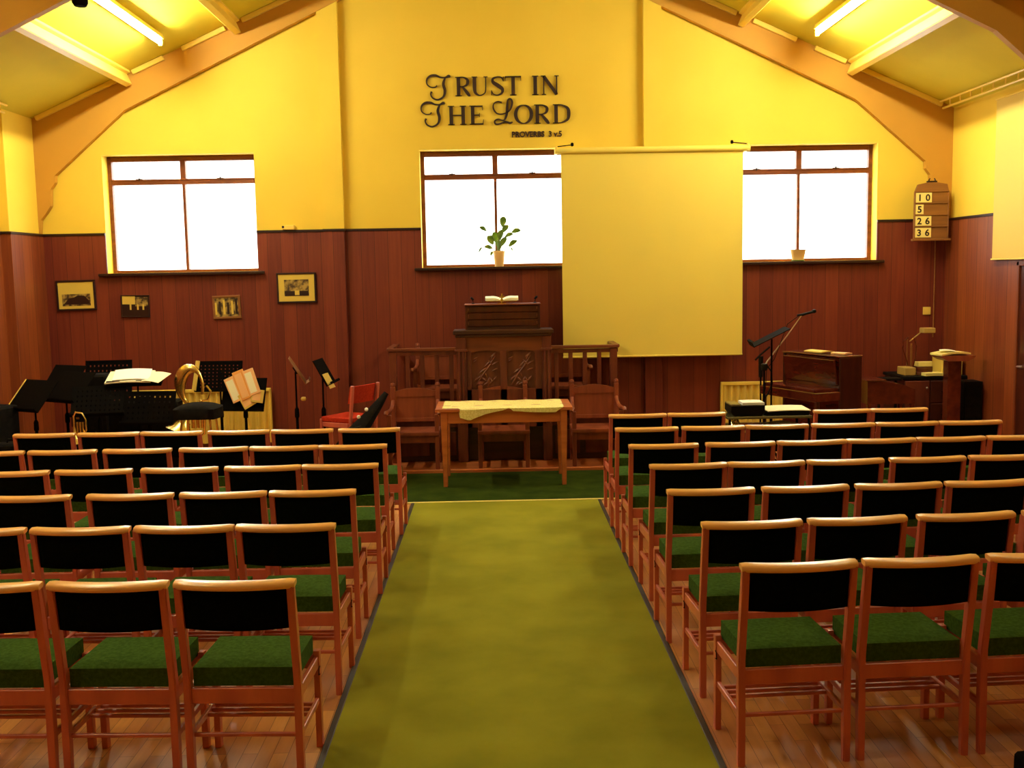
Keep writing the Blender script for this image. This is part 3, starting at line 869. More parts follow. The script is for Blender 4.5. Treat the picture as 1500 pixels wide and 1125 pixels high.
for x0, x1 in ((-.262, .035), (.105, .400)):
    bm = NB(); pb(bm, x0, x1, 10.735, 10.76, .78, 1.21, 0); pan = link('carved_panel', bm, M['oak'], P_)
    bm = NB(); mx = (x0 + x1) / 2 - OX
    random.seed(9)
    add_tube(bm, [(mx - .10, -.047, .80), (mx - .04, -.05, .90), (mx + .03, -.05, .99), (mx + .11, -.047, 1.12)], [.010, .013, .011, .005], 6)
    for k in range(22):
        cx_, cz_ = mx + random.uniform(-.115, .115), random.uniform(.80, 1.12)
        a = random.choice([R(40), R(125), R(60), R(20)]) + random.uniform(-.3, .3); l = random.uniform(.028, .05)
        p = V((cx_, -.048, cz_)); d = V((math.cos(a), 0, math.sin(a)))
        add_tube(bm, [p - d * l, p - d * l * .3, p + d * l * .4, p + d * l], [.002, .013, .011, .002], 6)
    link('carving', bm, M['oak_h'], pan)
bm = NB()
pb(bm, -.312, .455, 10.78, 10.80, 1.44, 1.668, .002)
for z0, z1 in ((1.595, 1.662), (1.522, 1.590), (1.449, 1.517)): pb(bm, -.300, .443, 10.762, 10.785, z0, z1, .006)
for a in (-.318, .437): pb(bm, a, a + .024, 10.758, 11.02, 1.418, 1.668, .004)
link('slatted_desk', bm, M['mahog_dark'], P_)
bm = NB(); pb(bm, -.300, .443, 10.768, 10.80, 1.415, 1.449, .002); link('desk_base', bm, M['oak_dark'], P_)
bm = NB(); pb(bm, -.328, .471, 10.745, 11.04, 1.666, 1.682, .005); link('desk_top', bm, M['oak_h'], P_)
bm = NB()
for z in (1.625, 1.64, 1.55, 1.565, 1.475, 1.49):
    for x in (-.285, .428): add_lathe(bm, [(.006, 0), (.004, .006), (0, .007)], (x - OX, 10.762 - 10.78, z - OZ), 8, Matrix.Rotation(PI / 2, 3, 'X'))
link('stud', bm, M['oak_h'], P_)
# book stand, open bible, gooseneck microphones
t = thing('book_stand', 'small brass book stand with a cross on the pulpit desk', 'stand', (.066, 10.86, 1.682))
bm = NB(); add_lathe(bm, [(.045, 0), (.045, .006), (.012, .012), (.010, .04), (.0, .042)], n=14); link('foot', bm, M['brass'], t)
bm = NB(); add_box(bm, (-.160, -.06, .034), (.160, .06, .040), .002, rot=(R(10), 0, 0), piv=(0, 0, .037)); link('rest', bm, M['brass'], t)
bm = NB(); add_box(bm, (-.008, -.078, .012), (.008, -.068, .105), .002); add_box(bm, (-.024, -.079, .060), (.024, -.067, .080), .002); add_lathe(bm, [(.014, -.006), (.016, 0), (.014, .006)], (0, -.073, .042), 10, Matrix.Rotation(PI / 2, 3, 'X')); link('cross', bm, M['brass'], t)
bm = NB()
def pages(s):
    def f(u, v, o):
        x = s * u * .172; y = (v - .5) * .11
        z = .026 * math.sin(min(u * 1.4, 1) * PI * .62) + .002 if o else .0
        return V((x, y, z + y * .17))
    return f
add_grid(bm, pages(1), 10, 4, 1); add_grid(bm, pages(-1), 10, 4, 1)
o = link('open_bible', bm, M['paper']); o.location = (.066, 10.862, 1.724); tag(o, 'open bible with gilt pages lying on the pulpit book stand', 'book')
for x, s, lab in ((-.235, -1, 'left'), (.415, 1, 'right')):
    t = thing('gooseneck_microphone', 'black gooseneck microphone on the %s side of the pulpit desk' % lab, 'microphone', (x, 10.93, 1.682), 0, 'pulpit microphones')
    bm = NB(); add_lathe(bm, [(.016, 0), (.016, .008), (.004, .012)], n=10); link('base', bm, M['black'], t)
    bm = NB(); add_tube(bm, [(0, 0, .008), (s * .002, -.01, .03), (s * .010, -.03, .05)], .0035, 6); link('neck', bm, M['black_metal'], t)
    bm = NB(); add_tube(bm, [(-s * .006, -.03, .044), (s * .006, -.035, .052), (s * .022, -.045, .068)], [.008, .012, .011], 8); link('head', bm, M['black'], t)

# ------------------------------------------------------------------ radiators
def radiator(x0, x1, z0, z1, label):
    t = thing('radiator', label, 'radiator', (x0, WY - .10, 0))
    w = x1 - x0
    bm = NB(); add_grid(bm, lambda u, v, o: V((u * w, (.016 * math.cos(u * w / .075 * 2 * PI) if not o else .03), z0 + (z1 - z0) * v)), int(w / .0125), 1, 1); link('panel', bm, M['radiator'], t)
    bm = NB(); add_box(bm, (-.006, -.020, z1 - .012), (w + .006, .05, z1 + .022), .008, seg=2); link('top_grille', bm, M['gloss_cream'], t)
    bm = NB(); add_box(bm, (-.008, -.016, z0), (.012, .045, z1), .004); add_box(bm, (w - .012, -.016, z0), (w + .008, .045, z1), .004); link('side_cover', bm, M['gloss_cream'], t)
    bm = NB(); add_tube(bm, [(w * .06, .02, z0), (w * .06, .02, .0)], .009, 8); add_tube(bm, [(w * .94, .02, z0), (w * .94, .02, .0)], .009, 8); link('pipe', bm, M['gloss_cream'], t)
    return t
radiator(2.505, 3.40, .17, .722, 'cream panel radiator on the end wall behind the piano')
radiator(-4.05, -2.52, .17, .755, 'cream panel radiator below the left window behind the music stands')

# ------------------------------------------------------------------ window sill plants
t = thing('potted_plant', 'leafy green houseplant in a cream pot on the middle window sill', 'plant', (.050, WY - .005, WZ0 - .002))
bm = NB(); add_lathe(bm, [(.046, 0), (.048, .004), (.066, .15), (.070, .152), (.070, .172), (.062, .172), (.060, .150), (.0, .148)], n=20); link('pot', bm, M['pot'], t)
bm = NB(); add_lathe(bm, [(.061, .149), (.045, .172), (.0, .180)], n=14); link('soil', bm, M['soil'], t)
LV = [(.05, .50, .12, .05, 80), (.19, .395, .11, .035, 12), (.15, .26, .12, .035, 35), (-.17, .425, .09, .03, 150), (-.09, .30, .12, .05, 120), (-.11, .22, .10, .028, 165),
      (-.205, .20, .08, .014, 235), (.015, .35, .14, .045, 70), (.07, .42, .11, .04, 50), (-.04, .33, .13, .045, 100), (.05, .28, .12, .04, 60), (-.08, .155, .06, .02, 240), (.14, .195, .045, .012, 300), (.0, .24, .12, .04, 85), (.11, .35, .10, .03, 20)]
stems = NB()
for i, (x, z, l, w, a) in enumerate(LV):
    dx, dz = math.cos(R(a)), math.sin(R(a)); yy = random.uniform(-.05, .05)
    bm = NB()
    def leaf(u, v, o, x=x, z=z, l=l, w=w, dx=dx, dz=dz, yy=yy):
        s = math.sin(PI * min(u, .999)) ** .7 * w * 1.5 * (v - .5)
        p = (u - .45) * l
        return V((x + dx * p - dz * s, yy + .25 * abs(v - .5) * w + .02 * math.sin(u * 3), z + dz * p + dx * s - .25 * l * (u - .5) ** 2 * 2))
    add_grid(bm, leaf, 8, 4, None)
    link('leaf', bm, M['leaf'], t)
    add_tube(stems, [(0, 0, .16), (x * .35, yy * .5, .16 + (z - .16) * .6), (x - dx * l * .4, yy, z - dz * l * .4)], .0035, 5)
link('stem', stems, M['stem'], t)
t = thing('plant_pot', 'empty cream plant pot on the right window sill', 'pot', (3.372, WY - .005, WZ0 - .002))
bm = NB(); add_lathe(bm, [(.062, .012), (.085, .128), (.087, .130), (.080, .130), (.060, .03), (.0, .028)], n=20); link('pot', bm, M['pot'], t)
bm = NB(); add_lathe(bm, [(.060, 0), (.072, .004), (.074, .014), (.0, .012)], n=20); link('saucer', bm, M['stem'], t)

# ------------------------------------------------------------------ hymn board, switch, conduit, little box
t = thing('hymn_board', 'wooden hymn number board showing 10, 5, 26 and 36', 'board', (4.772, 11.365, 2.575), R(-3))
bm = NB(); add_prism(bm, [(-.185, -.285), (.185, -.285), (.185, .215), (.165, .300), (.03, .325), (-.03, .325), (-.150, .300), (-.185, .215)], -.015, .015); link('board', bm, M['board'], t, smooth=False)
bm = NB(); add_box(bm, (-.205, -.045, -.310), (.205, .02, -.285), .004); link('ledge', bm, M['board'], t)
for z in (.222, .096, -.030, -.156):
    bm = NB(); add_box(bm, (-.186, -.026, z - .006), (.186, -.013, z + .006), .003); link('card_rail', bm, M['board'], t)
bm = NB()
for s in (-1, 1): add_box(bm, (s * .18 - .006, -.026, -.285), (s * .18 + .006, -.013, .228), .003)
link('frame_strip', bm, M['board'], t)
bm = NB()
for s in (-1, 1): add_tube(bm, [(s * .015, -.005, .318), (s * .035, -.01, .345), (s * .022, -.015, .362)], .008, 6)
add_box(bm, (-.055, -.02, .322), (.055, .01, .338), .003); link('hanging_clip', bm, M['dark_trim'], t)
for row, s_ in enumerate(('10', '5', '26', '36')):
    for k, d_ in enumerate(s_):
        x = -.130 + k * .086; z = .158 - row * .126
        bm = NB(); add_box(bm, (x - .043, -.022, z - .052), (x + .043, -.016, z + .052), .001); cd = link('number_card', bm, M['card'], t)
        text_mesh('digit', d_, .098, M['dark_trim'], cd, Matrix.Translation((x, -.0225, z - .034)) @ UP, .0006, .0028)
bm = NB(); add_box(bm, (4.775, PF - .014, 1.452), (4.860, PF, 1.537), .006, seg=2)
o = link('wall_switch', bm, M['gloss_cream']); tag(o, 'square cream switch box on the panelling below the hymn board', 'switch')
bm = NB(); add_tube(bm, [(4.895, PF - .008, 1.20), (4.895, PF - .008, 2.46)], .007, 8)
o = link('conduit', bm, M['board']); tag(o, 'thin vertical pipe running down the panelling below the hymn board', 'pipe')
bm = NB(); add_box(bm, (-2.315, PF - .045, 2.512), (-2.185, PF + .02, 2.562), .006)
o = link('sensor_box', bm, M['gloss_cream']); tag(o, 'tiny cream box sitting on the dado rail right of the left window', 'box')
bm = NB(); add_box(bm, (-2.32, PF - .047, 2.53), (-2.295, PF - .044, 2.555), .001); link('lens', bm, M['dark_trim'], o)

# ------------------------------------------------------------------ music stands
def slotted(bm, w, h, cols, rows, th=.004):
    """flat desk with real slots punched through it"""
    mx, mz = .03, .03
    cw = (w - 2 * mx) / cols; rh = (h - 2 * mz) / rows
    for k in range(rows + 1):
        z = -h / 2 + mz + k * rh
        add_box(bm, (-w / 2 + mx, -th / 2, z - rh * .33), (w / 2 - mx, th / 2, z + rh * .33))
    for k in range(cols + 1):
        x = -w / 2 + mx + k * cw
        add_box(bm, (x - cw * .35, -th / 2 - .0004, -h / 2 + mz), (x + cw * .35, th / 2 + .0004, h / 2 - mz))
    add_box(bm, (-w / 2, -th / 2, -h / 2), (w / 2, th / 2, -h / 2 + mz)); add_box(bm, (-w / 2, -th / 2, h / 2 - mz), (w / 2, th / 2, h / 2))
    add_box(bm, (-w / 2, -th / 2, -h / 2 + mz), (-w / 2 + mx, th / 2, h / 2 - mz)); add_box(bm, (w / 2 - mx, -th / 2, -h / 2 + mz), (w / 2, th / 2, h / 2 - mz))
def music_stand(x, y, z, w, h, tilt, turn, label, holes=(10, 6), solid=False, mat=None):
    """z = height of the desk centre; tilt back from vertical; turn about z"""
    t = thing('music_stand', label, 'music stand', (x, y, 0), turn)
    bm = NB()
    if solid: add_box(bm, (-w / 2, -.004, -h / 2), (w / 2, .004, h / 2), .002)
    else: slotted(bm, w, h, *holes)
    add_box(bm, (-w / 2, -.05, -h / 2 - .004), (w / 2, .004, -h / 2 + .002), .001); add_box(bm, (-w / 2, -.052, -h / 2), (w / 2, -.048, -h / 2 + .02), .001)
    Mx = Euler((tilt, 0, 0)).to_matrix()
    for v in bm.verts: v.co = Mx @ v.co + V((0, 0, z))
    link('desk', bm, mat or M['black_metal'], t, smooth=False)
    bm = NB(); add_tube(bm, [(0, .02, z - .02), (0, .02, .62)], .009, 8); add_box(bm, (-.02, .004, z - .04), (.02, .03, z + .04), .004, rot=(tilt, 0, 0)); link('upper_pole', bm, M['black_metal'], t)
    bm = NB(); add_tube(bm, [(0, .02, .68), (0, .02, .10)], .014, 10); add_lathe(bm, [(.022, .60), (.024, .62), (.022, .68), (.012, .70)], (0, .02, 0), 10); link('lower_pole', bm, M['black_metal'], t)
    for k in range(3):
        a = 2 * PI * k / 3 + .5
        d = V((math.cos(a), math.sin(a), 0))
        o = V((0, .02, 0))
        bm = NB(); add_tube(bm, [o + V((0, 0, .30)), o + d * .10 + V((0, 0, .22)), o + d * .27 + V((0, 0, .008))], .008, 6); link('leg', bm, M['black_metal'], t)
    return t
music_stand(-3.93, 10.50, 1.01, .46, .37, R(-12), R(4), 'black slotted music stand, upright against the panelling behind the others', (10, 6))
music_stand(-2.79, 10.40, 1.02, .47, .31, R(-14), R(-3), 'black slotted music stand beside the brass horn', (10, 7))
music_stand(-3.76, 9.75, .87, .48, .32, R(-35), R(10), 'low black slotted music stand left of the white sheets', (10, 5))
music_stand(-3.28, 9.72, .80, .50, .32, R(-22), R(-4), 'low black slotted music stand in front of the brass horn', (9, 5))
ms = music_stand(-3.48, 10.02, 1.035, .50, .32, R(-74), R(8), 'black music stand with desk laid nearly flat under white sheets', solid=True)
music_stand(-4.10, 9.95, .985, .48, .36, R(-42), R(-32), 'tilted black music stand between the far left one and the tall case', solid=True)
e_ = music_stand(-4.36, 9.72, .935, .46, .36, R(-42), R(-30), 'leftmost black music stand, leaning right, with a tan rim painted as its lit edge', solid=True)
bm = NB(); Mx = Euler((R(-42), 0, 0)).to_matrix(); add_box(bm, (-.245, -.008, -.18), (-.228, .008, .18), .004)
for v in bm.verts: v.co = Mx @ v.co + V((0, 0, .935))
link('rim', bm, M['paper_y'], e_)  # tan colour paints in the light along the desk's side edge
music_stand(-4.28, 10.24, 1.03, .44, .34, R(-38), R(-28), 'black tilted music stand behind the leftmost ones', solid=True)
f_ = music_stand(-1.985, 10.30, 1.075, .34, .30, R(-32), R(99), 'thin music stand seen edge-on with a tan desk', solid=True, mat=M['board'])
bm = NB(); add_lathe(bm, [(.0, -.03), (.018, -.02), (.022, 0), (.018, .02), (.0, .03)], (0, -.05, .785), 12, Matrix.Rotation(PI / 2, 3, 'X')); link('knob', bm, M['paper_y'], f_)
music_stand(-1.715, 10.28, 1.055, .40, .28, R(-28), R(86), 'black music stand turned sideways beside the red chair', solid=True)
# sheets
def sheet(name, cx, cy, cz, w, h, rot, mat, label, cat='sheet music', group=None, th=.004, curl=.01):
    bm = NB()
    add_grid(bm, lambda u, v, o: V(((u - .5) * w, (v - .5) * h, curl * math.sin(u * PI) + (o or 0))), 8, 3, th)
    o = link(name, bm, mat); o.location = (cx, cy, cz); o.rotation_euler = rot
    return tag(o, label, cat, group)
sheet('sheet_music', -3.53, 9.985, 1.060, .42, .30, (R(16), 0, R(8)), M['paper'], 'cream music booklet spread on the flat music stand', th=.012)
sheet('sheet_music', -3.51, 9.99, 1.084, .34, .26, (R(17), 0, R(12)), M['paper_white'], 'bright white sheet on top of the flat music stand', th=.008)
sheet('sheet_music', -3.29, 9.96, 1.060, .22, .24, (R(16), R(4), R(-14)), M['paper'], 'cream sheet hanging over the right end of the flat music stand')
sheet('music_folder', -3.00, 10.33, 1.035, .04, .30, (R(76), R(6), R(-3)), M['paper_y'], 'yellow folder edge beside the slotted music stand', 'folder', th=.012)
sheet('sheet_music', -1.655, 10.16, .975, .16, .16, (R(62), R(0), R(80)), M['paper_y'], 'yellowed sheet on the sideways music stand by the red chair')
# fanned booklets on a stand by the radiator
ms = music_stand(-2.53, 10.32, .84, .46, .34, R(-20), R(-12), 'low black music stand carrying the fanned song books', solid=True)
for i, (x, z, r, m, w, h, lab) in enumerate(((-2.610, .900, -24, 'paper_p', .115, .26, 'pink-edged song booklet, left of the fan'), (-2.520, .945, -22, 'paper_o', .115, .30, 'orange song booklet in the middle of the fan'), (-2.425, .975, -20, 'paper_p', .110, .26, 'peach song booklet, right of the fan'), (-2.475, .800, -30, 'paper_y', .13, .16, 'olive song booklet hanging below the fan'), (-2.365, .835, 8, 'paper_y', .12, .13, 'olive folder leaning on the radiator end of the fan'))):
    bm = NB(); add_box(bm, (-w / 2, -.006, -h / 2), (w / 2, .006, h / 2), .002)
    o = link('song_booklet', bm, M[m]); o.location = (x, 10.245 - i * .014, z); o.rotation_euler = (R(-14), R(r), 0); tag(o, lab, 'booklet', 'fanned song booklets')
    bm = NB(); add_box(bm, (-w / 2 + .012, -.0075, -h / 2 + .02), (w / 2 - .03, -.0055, h / 2 - .03), .0005); link('cover_panel', bm, M['paper_p' if m != 'paper_p' else 'paper'], o)
# brass horn
t = thing('brass_horn', 'large coiled brass horn standing beside the slotted music stand', 'horn', (-2.93, 10.02, 0))
bm = NB()
P = []; rs = []
for k in range(25):
    a = R(250 - k * 11.5); P.append((.115 * math.cos(a) - .03, .02 * math.sin(k * .2), .96 + .175 * math.sin(a))); rs.append(.014 + .048 * math.sin(PI * min(1, k / 19)) ** 1.5)
add_tube(bm, P, rs, 14); link('main_bow', bm, M['brass'], t)
bm = NB(); add_lathe(bm, [(.03, 0), (.035, .10), (.05, .18), (.085, .25), (.15, .29), (.152, .292), (.10, .262), (.055, .19), (.03, .10)], (-.05, .0, .80), 24, Euler((R(170), R(20), 0)).to_matrix(), closed=False); link('bell', bm, M['brass'], t)
bm = NB()
for k in range(3): add_tube(bm, [(-.02 + k * .045, -.04, .56), (-.02 + k * .045, -.04, .80)], .017, 10)
link('valve', bm, M['brass'], t)
bm = NB(); add_tube(bm, [(.07, -.02, .82), (.14, -.05, .84), (.17, -.06, .92), (.13, -.05, .97)], .010, 8)
add_tube(bm, [(-.06, -.03, .60), (-.10, -.03, .50), (-.02, -.03, .45), (.08, -.03, .50), (.10, -.03, .75), (.05, -.03, .83)], .013, 8)
link('tubing', bm, M['brass'], t)
bm = NB(); add_tube(bm, [(0, .0, .47), (0, .0, .05)], .014, 8)
for k in range(3):
    a = 2 * PI * k / 3; add_tube(bm, [(0, 0, .18), (.22 * math.cos(a), .22 * math.sin(a), .008)], .009, 6)
link('floor_stand', bm, M['black_metal'], t)
# cornet near the left stands
t = thing('cornet', 'small brass cornet standing bell-down behind the farthest left row', 'cornet', (-3.92, 9.55, 0))
bm = NB(); add_lathe(bm, [(.065, .50), (.045, .53), (.022, .58), (.011, .66), (.010, .76)], n=18, closed=False); link('bell', bm, M['brass'], t)
bm = NB()
for k in range(3): add_tube(bm, [(.03 + k * .026, 0, .58), (.03 + k * .026, 0, .70)], .010, 8)
link('valve', bm, M['brass'], t)
bm = NB(); add_tube(bm, [(0, 0, .75), (.02, 0, .79), (.08, 0, .78), (.11, 0, .72), (.11, 0, .62), (.07, 0, .57)], .008, 8); link('tubing', bm, M['brass'], t)
bm = NB(); add_tube(bm, [(0, 0, .0), (0, 0, .55)], .010, 8); add_lathe(bm, [(.10, 0), (.10, .008), (.01, .02)], n=14); link('peg_stand', bm, M['black_metal'], t)
# padded stool (black, rounded)
t = thing('stool', 'black padded stool in front of the brass horn', 'stool', (-2.80, 9.66, 0))
bm = NB(); add_grid(bm, lambda u, v, o: V(((u - .5) * .42 * (1 - .12 * (2 * v - 1) ** 2), (v - .5) * .34, (.80 + .045 * (1 - abs(2 * u - 1) ** 3) * (1 - (2 * v - 1) ** 4)) if o else .705)), 12, 10, 1); link('cushion', bm, M['black_cloth'], t, angle=60)
for sx in (-1, 1):
    for sy in (-1, 1):
        bm = NB(); add_tube(bm, [(sx * .13, sy * .1, .71), (sx * .18, sy * .14, .0)], .011, 8); link('leg', bm, M['brass'], t)
bm = NB(); add_tube(bm, [(.163, .128, .25), (-.163, .128, .25), (-.163, -.128, .25), (.163, -.128, .25), (.163, .128, .25)], .008, 6); link('foot_rail', bm, M['brass'], t)
# speaker/amplifier and cases at the far left
t = thing('instrument_case', 'black upright instrument case among the music stands', 'case', (-4.02, 10.26, 0), R(8))
bm = NB(); add_box(bm, (-.17, -.13, 0), (.17, .13, 1.08), .05, seg=3); link('shell', bm, M['black_cloth'], t)
bm = NB(); add_tube(bm, [(-.05, -.13, .52), (-.05, -.165, .50), (.05, -.165, .50), (.05, -.13, .52)], .009, 6); link('handle', bm, M['black'], t)
bm = NB()
for z in (.25, .65): add_box(bm, (-.125, -.14, z), (-.095, -.128, z + .05), .003)
link('latch', bm, M['brass'], t)
t = thing('instrument_case', 'low black instrument case against the left wall', 'case', (-4.76, 9.62, 0), R(-20))
bm = NB(); add_box(bm, (-.25, -.17, 0), (.25, .17, .86), .06, seg=3); link('shell', bm, M['black_cloth'], t)
bm = NB(); add_tube(bm, [(-.07, 0, .86), (-.06, 0, .895), (.06, 0, .895), (.07, 0, .86)], .009, 6); link('handle', bm, M['black'], t)
t = thing('instrument_case', 'black instrument case leaning by the leftmost music stand', 'case', (-4.35, 9.30, 0), R(12))
bm = NB(); add_box(bm, (-.26, -.10, 0), (.26, .10, .56), .05, seg=3); link('shell', bm, M['black_cloth'], t)
bm = NB(); add_tube(bm, [(-.07, 0, .56), (-.06, 0, .59), (.06, 0, .59), (.07, 0, .56)], .009, 6); link('handle', bm, M['black'], t)
t = thing('instrument_case', 'wide black instrument case under the slotted music stands', 'case', (-3.52, 10.34, 0), R(3))
bm = NB(); add_box(bm, (-.34, -.13, 0), (.34, .13, .80), .05, seg=3); link('shell', bm, M['black_cloth'], t)
bm = NB(); add_tube(bm, [(-.07, 0, .80), (-.06, 0, .83), (.06, 0, .83), (.07, 0, .80)], .009, 6); link('handle', bm, M['black'], t)

# red chair and gig bag
t = thing('red_chair', 'red upholstered wooden chair left of the oak armchairs', 'chair', (-1.50, 10.26, 0), R(58))
bm = NB(); add_box(bm, (-.20, -.20, .57), (.20, .17, .62), .018, seg=3); link('seat', bm, M['red'], t)
bm = NB(); add_grid(bm, lambda u, v, o: V(((u - .5) * .36, -.215 + (v * .035) * -1 + .02 * (2 * u - 1) ** 2 + (o or 0), .76 + .17 * v)), 8, 4, .03); link('backrest', bm, M['red'], t)
for s in (-1, 1):
    bm = NB(); add_bar(bm, (s * .195, -.19, 0), (s * .195, -.205, .60), .03, .03, .005); add_bar(bm, (s * .195, -.205, .59), (s * .195, -.245, .94), .028, .034, .005); link('leg', bm, M['chair_wood'], t)
    bm = NB(); add_bar(bm, (s * .195, .165, 0), (s * .195, .165, .60), .03, .03, .005); link('leg', bm, M['chair_wood'], t)
    bm = NB(); add_bar(bm, (s * .195, -.18, .545), (s * .195, .15, .545), .02, .045, .003); link('side_rail', bm, M['chair_wood'], t)
bm = NB(); add_bar(bm, (-.18, .165, .545), (.18, .165, .545), .02, .045, .003); link('front_rail', bm, M['chair_wood'], t)
t = thing('gig_bag', 'black instrument gig bag with two white studs leaning beside the red chair', 'bag', (-1.62, 9.76, 0))
bm = NB(); add_tube(bm, [(0, 0, .12), (.12, .03, .30), (.25, .06, .48), (.38, .10, .64), (.48, .13, .77), (.555, .15, .875)], [.13, .20, .18, .125, .085, .045], 14, flat=.5); link('body', bm, M['black_cloth'], t)
bm = NB()
for x, z in ((.30, .665), (.375, .735)): add_lathe(bm, [(.018, -.012), (.018, .0), (.010, .008), (0, .009)], (x, .0, z), 12, Matrix.Rotation(PI / 2, 3, 'X'))
link('stud', bm, M['paper_white'], t)
bm = NB(); add_tube(bm, [(.10, -.07, .42), (.2, -.12, .55), (.32, -.05, .58), (.42, .04, .66)], .010, 6); link('strap', bm, M['black'], t)

# ------------------------------------------------------------------ small organ/piano (right)
PX, PY = 3.30, 9.85
u_ = V((-.379, .926, 0)); n_ = V((-.926, -.379, 0))
pang = math.atan2(u_.y, u_.x) - PI / 2          # local +y along the case, local -x towards the keys
t = thing('piano', 'small upright mahogany piano standing sideways at the right', 'piano', (PX, PY, 0), pang)
Lp = .83
bm = NB(); add_box(bm, (.0, 0, .05), (.235, Lp, 1.13), .006)
link('case', bm, M['mahog'], t)
for ya, yb in ((-.022, .004), (Lp - .004, Lp + .022)):
    bm = NB(); add_box(bm, (-.02, ya, 0), (.245, yb, 1.135), .006); link('end_panel', bm, M['mahog_dark'], t)
bm = NB(); add_box(bm, (-.028, -.028, 1.13), (.25, Lp + .028, 1.15), .006); link('lid', bm, M['mahog'], t)
bm = NB(); add_box(bm, (-.022, .03, .87), (.002, Lp - .03, 1.115), .004, rot=(0, R(-9), 0), piv=(0, .4, .87)); link('front_panel', bm, M['mahog'], t)
bm = NB(); add_box(bm, (-.30, .02, .805), (.0, Lp - .02, .84), .012, seg=2); link('fallboard', bm, M['mahog'], t)
bm = NB(); add_box(bm, (-.305, -.018, .72), (.0, Lp + .018, .808), .006); link('key_bed', bm, M['mahog'], t)
for y in (.0, Lp):
    bm = NB(); add_box(bm, (-.285, y - .02 if y else -.005, .0), (-.245, y + .005 if y else .035, .72), .006); link('leg', bm, M['mahog_dark'], t)
bm = NB()
for y in (.36, .44): add_box(bm, (-.10, y - .01, .04), (.0, y + .01, .05), .003)
link('pedal', bm, M['brass'], t)
def on_piano(lx, ly): return V((PX, PY, 0)) + Matrix.Rotation(pang, 3, 'Z') @ V((lx, ly, 0))
q = on_piano(.09, .42); sheet('sheet_music', q.x, q.y, 1.156, .17, .26, (0, 0, pang), M['paper_y'], 'yellowed music sheets lying on top of the piano', th=.012)
q = on_piano(.12, .13); sheet('hymn_book', q.x, q.y, 1.153, .12, .16, (0, 0, pang + .2), M['paper_p'], 'pale pink booklet on the near end of the piano top', 'book', th=.015, curl=.003)
# slanting-top desk right of the piano
t = thing('writing_desk', 'low reddish desk with sloping lid between piano and cabinet', 'desk', (4.02, 10.58, 0))
bm = NB(); add_prism(bm, [(-.25, .60), (.24, .60), (.24, .745), (.10, .800), (-.10, .832), (-.25, .838)], -.16, .18); link('body', bm, M['mahog'], t, smooth=False)
bm = NB(); add_box(bm, (-.262, -.17, .836), (-.06, .19, .850), .004); link('shelf', bm, M['mahog'], t)
for sx in (-.225, .215):
    for sy in (-.14, .16):
        bm = NB(); add_box(bm, (sx - .02, sy - .02, 0), (sx + .02, sy + .02, .60), .004); link('leg', bm, M['mahog'], t)
bm = NB(); add_box(bm, (-.205, -.13, .28), (.195, .15, .30), .003); link('lower_shelf', bm, M['mahog_dark'], t)

# music stand + microphone stand at right
t = music_stand(2.60, 9.80, 1.350, .36, .37, R(-63), R(-97), 'black music stand with slanting desk in front of the radiator', solid=True)
t = thing('microphone_stand', 'chrome and black boom microphone stand left of the piano', 'microphone stand', (2.655, 10.20, 0))
bm = NB(); add_tube(bm, [(0, 0, .12), (0, 0, 1.02)], .010, 8); link('pole', bm, M['black_metal'], t)
bm = NB(); add_tube(bm, [(.0, 0, 1.02), (.03, 0, 1.08), (.21, -.02, 1.32), (.355, -.04, 1.530)], [.008, .0075, .006, .0055], 8); link('boom', bm, M['steel'], t)
bm = NB(); add_tube(bm, [(.31, -.04, 1.535), (.37, -.045, 1.54), (.40, -.05, 1.55), (.46, -.05, 1.565)], [.008, .014, .012, .013], 10)
add_lathe(bm, [(.0, -.02), (.018, -.012), (.022, 0), (.018, .014), (.0, .022)], (.475, -.05, 1.570), 12); link('microphone', bm, M['black'], t)
bm = NB(); add_box(bm, (-.03, -.025, .99), (.03, .025, 1.06), .01); add_tube(bm, [(.02, 0, 1.05), (.07, .0, .98), (.08, .0, .86), (.04, 0, .76), (.0, 0, .70)], .008, 6)
add_tube(bm, [(.33, -.04, 1.53), (.22, -.03, 1.45), (.15, -.02, 1.25), (.10, .0, 1.10), (.03, .02, 1.0), (.02, .02, .8)], .004, 5); link('clamp', bm, M['black'], t)
for k in range(3):
    a = 2 * PI * k / 3 + .3
    bm = NB(); add_tube(bm, [(0, 0, .16), (.26 * math.cos(a), .26 * math.sin(a), .008)], .008, 6); link('leg', bm, M['black_metal'], t)
t = thing('microphone', 'small black microphone on short stand at the far piano end', 'microphone', (2.78, 10.82, 0))
bm = NB(); add_tube(bm, [(0, 0, .0), (0, 0, .90)], .009, 8); add_lathe(bm, [(.11, 0), (.11, .012), (.012, .03)], n=16); link('stand', bm, M['black_metal'], t)
bm = NB(); add_tube(bm, [(0, 0, .86), (.0, 0, 1.08)], [.022, .026], 10); add_tube(bm, [(-.06, 0, 1.04), (.0, 0, 1.10), (.09, -.02, 1.18)], .010, 8); link('head', bm, M['black'], t)

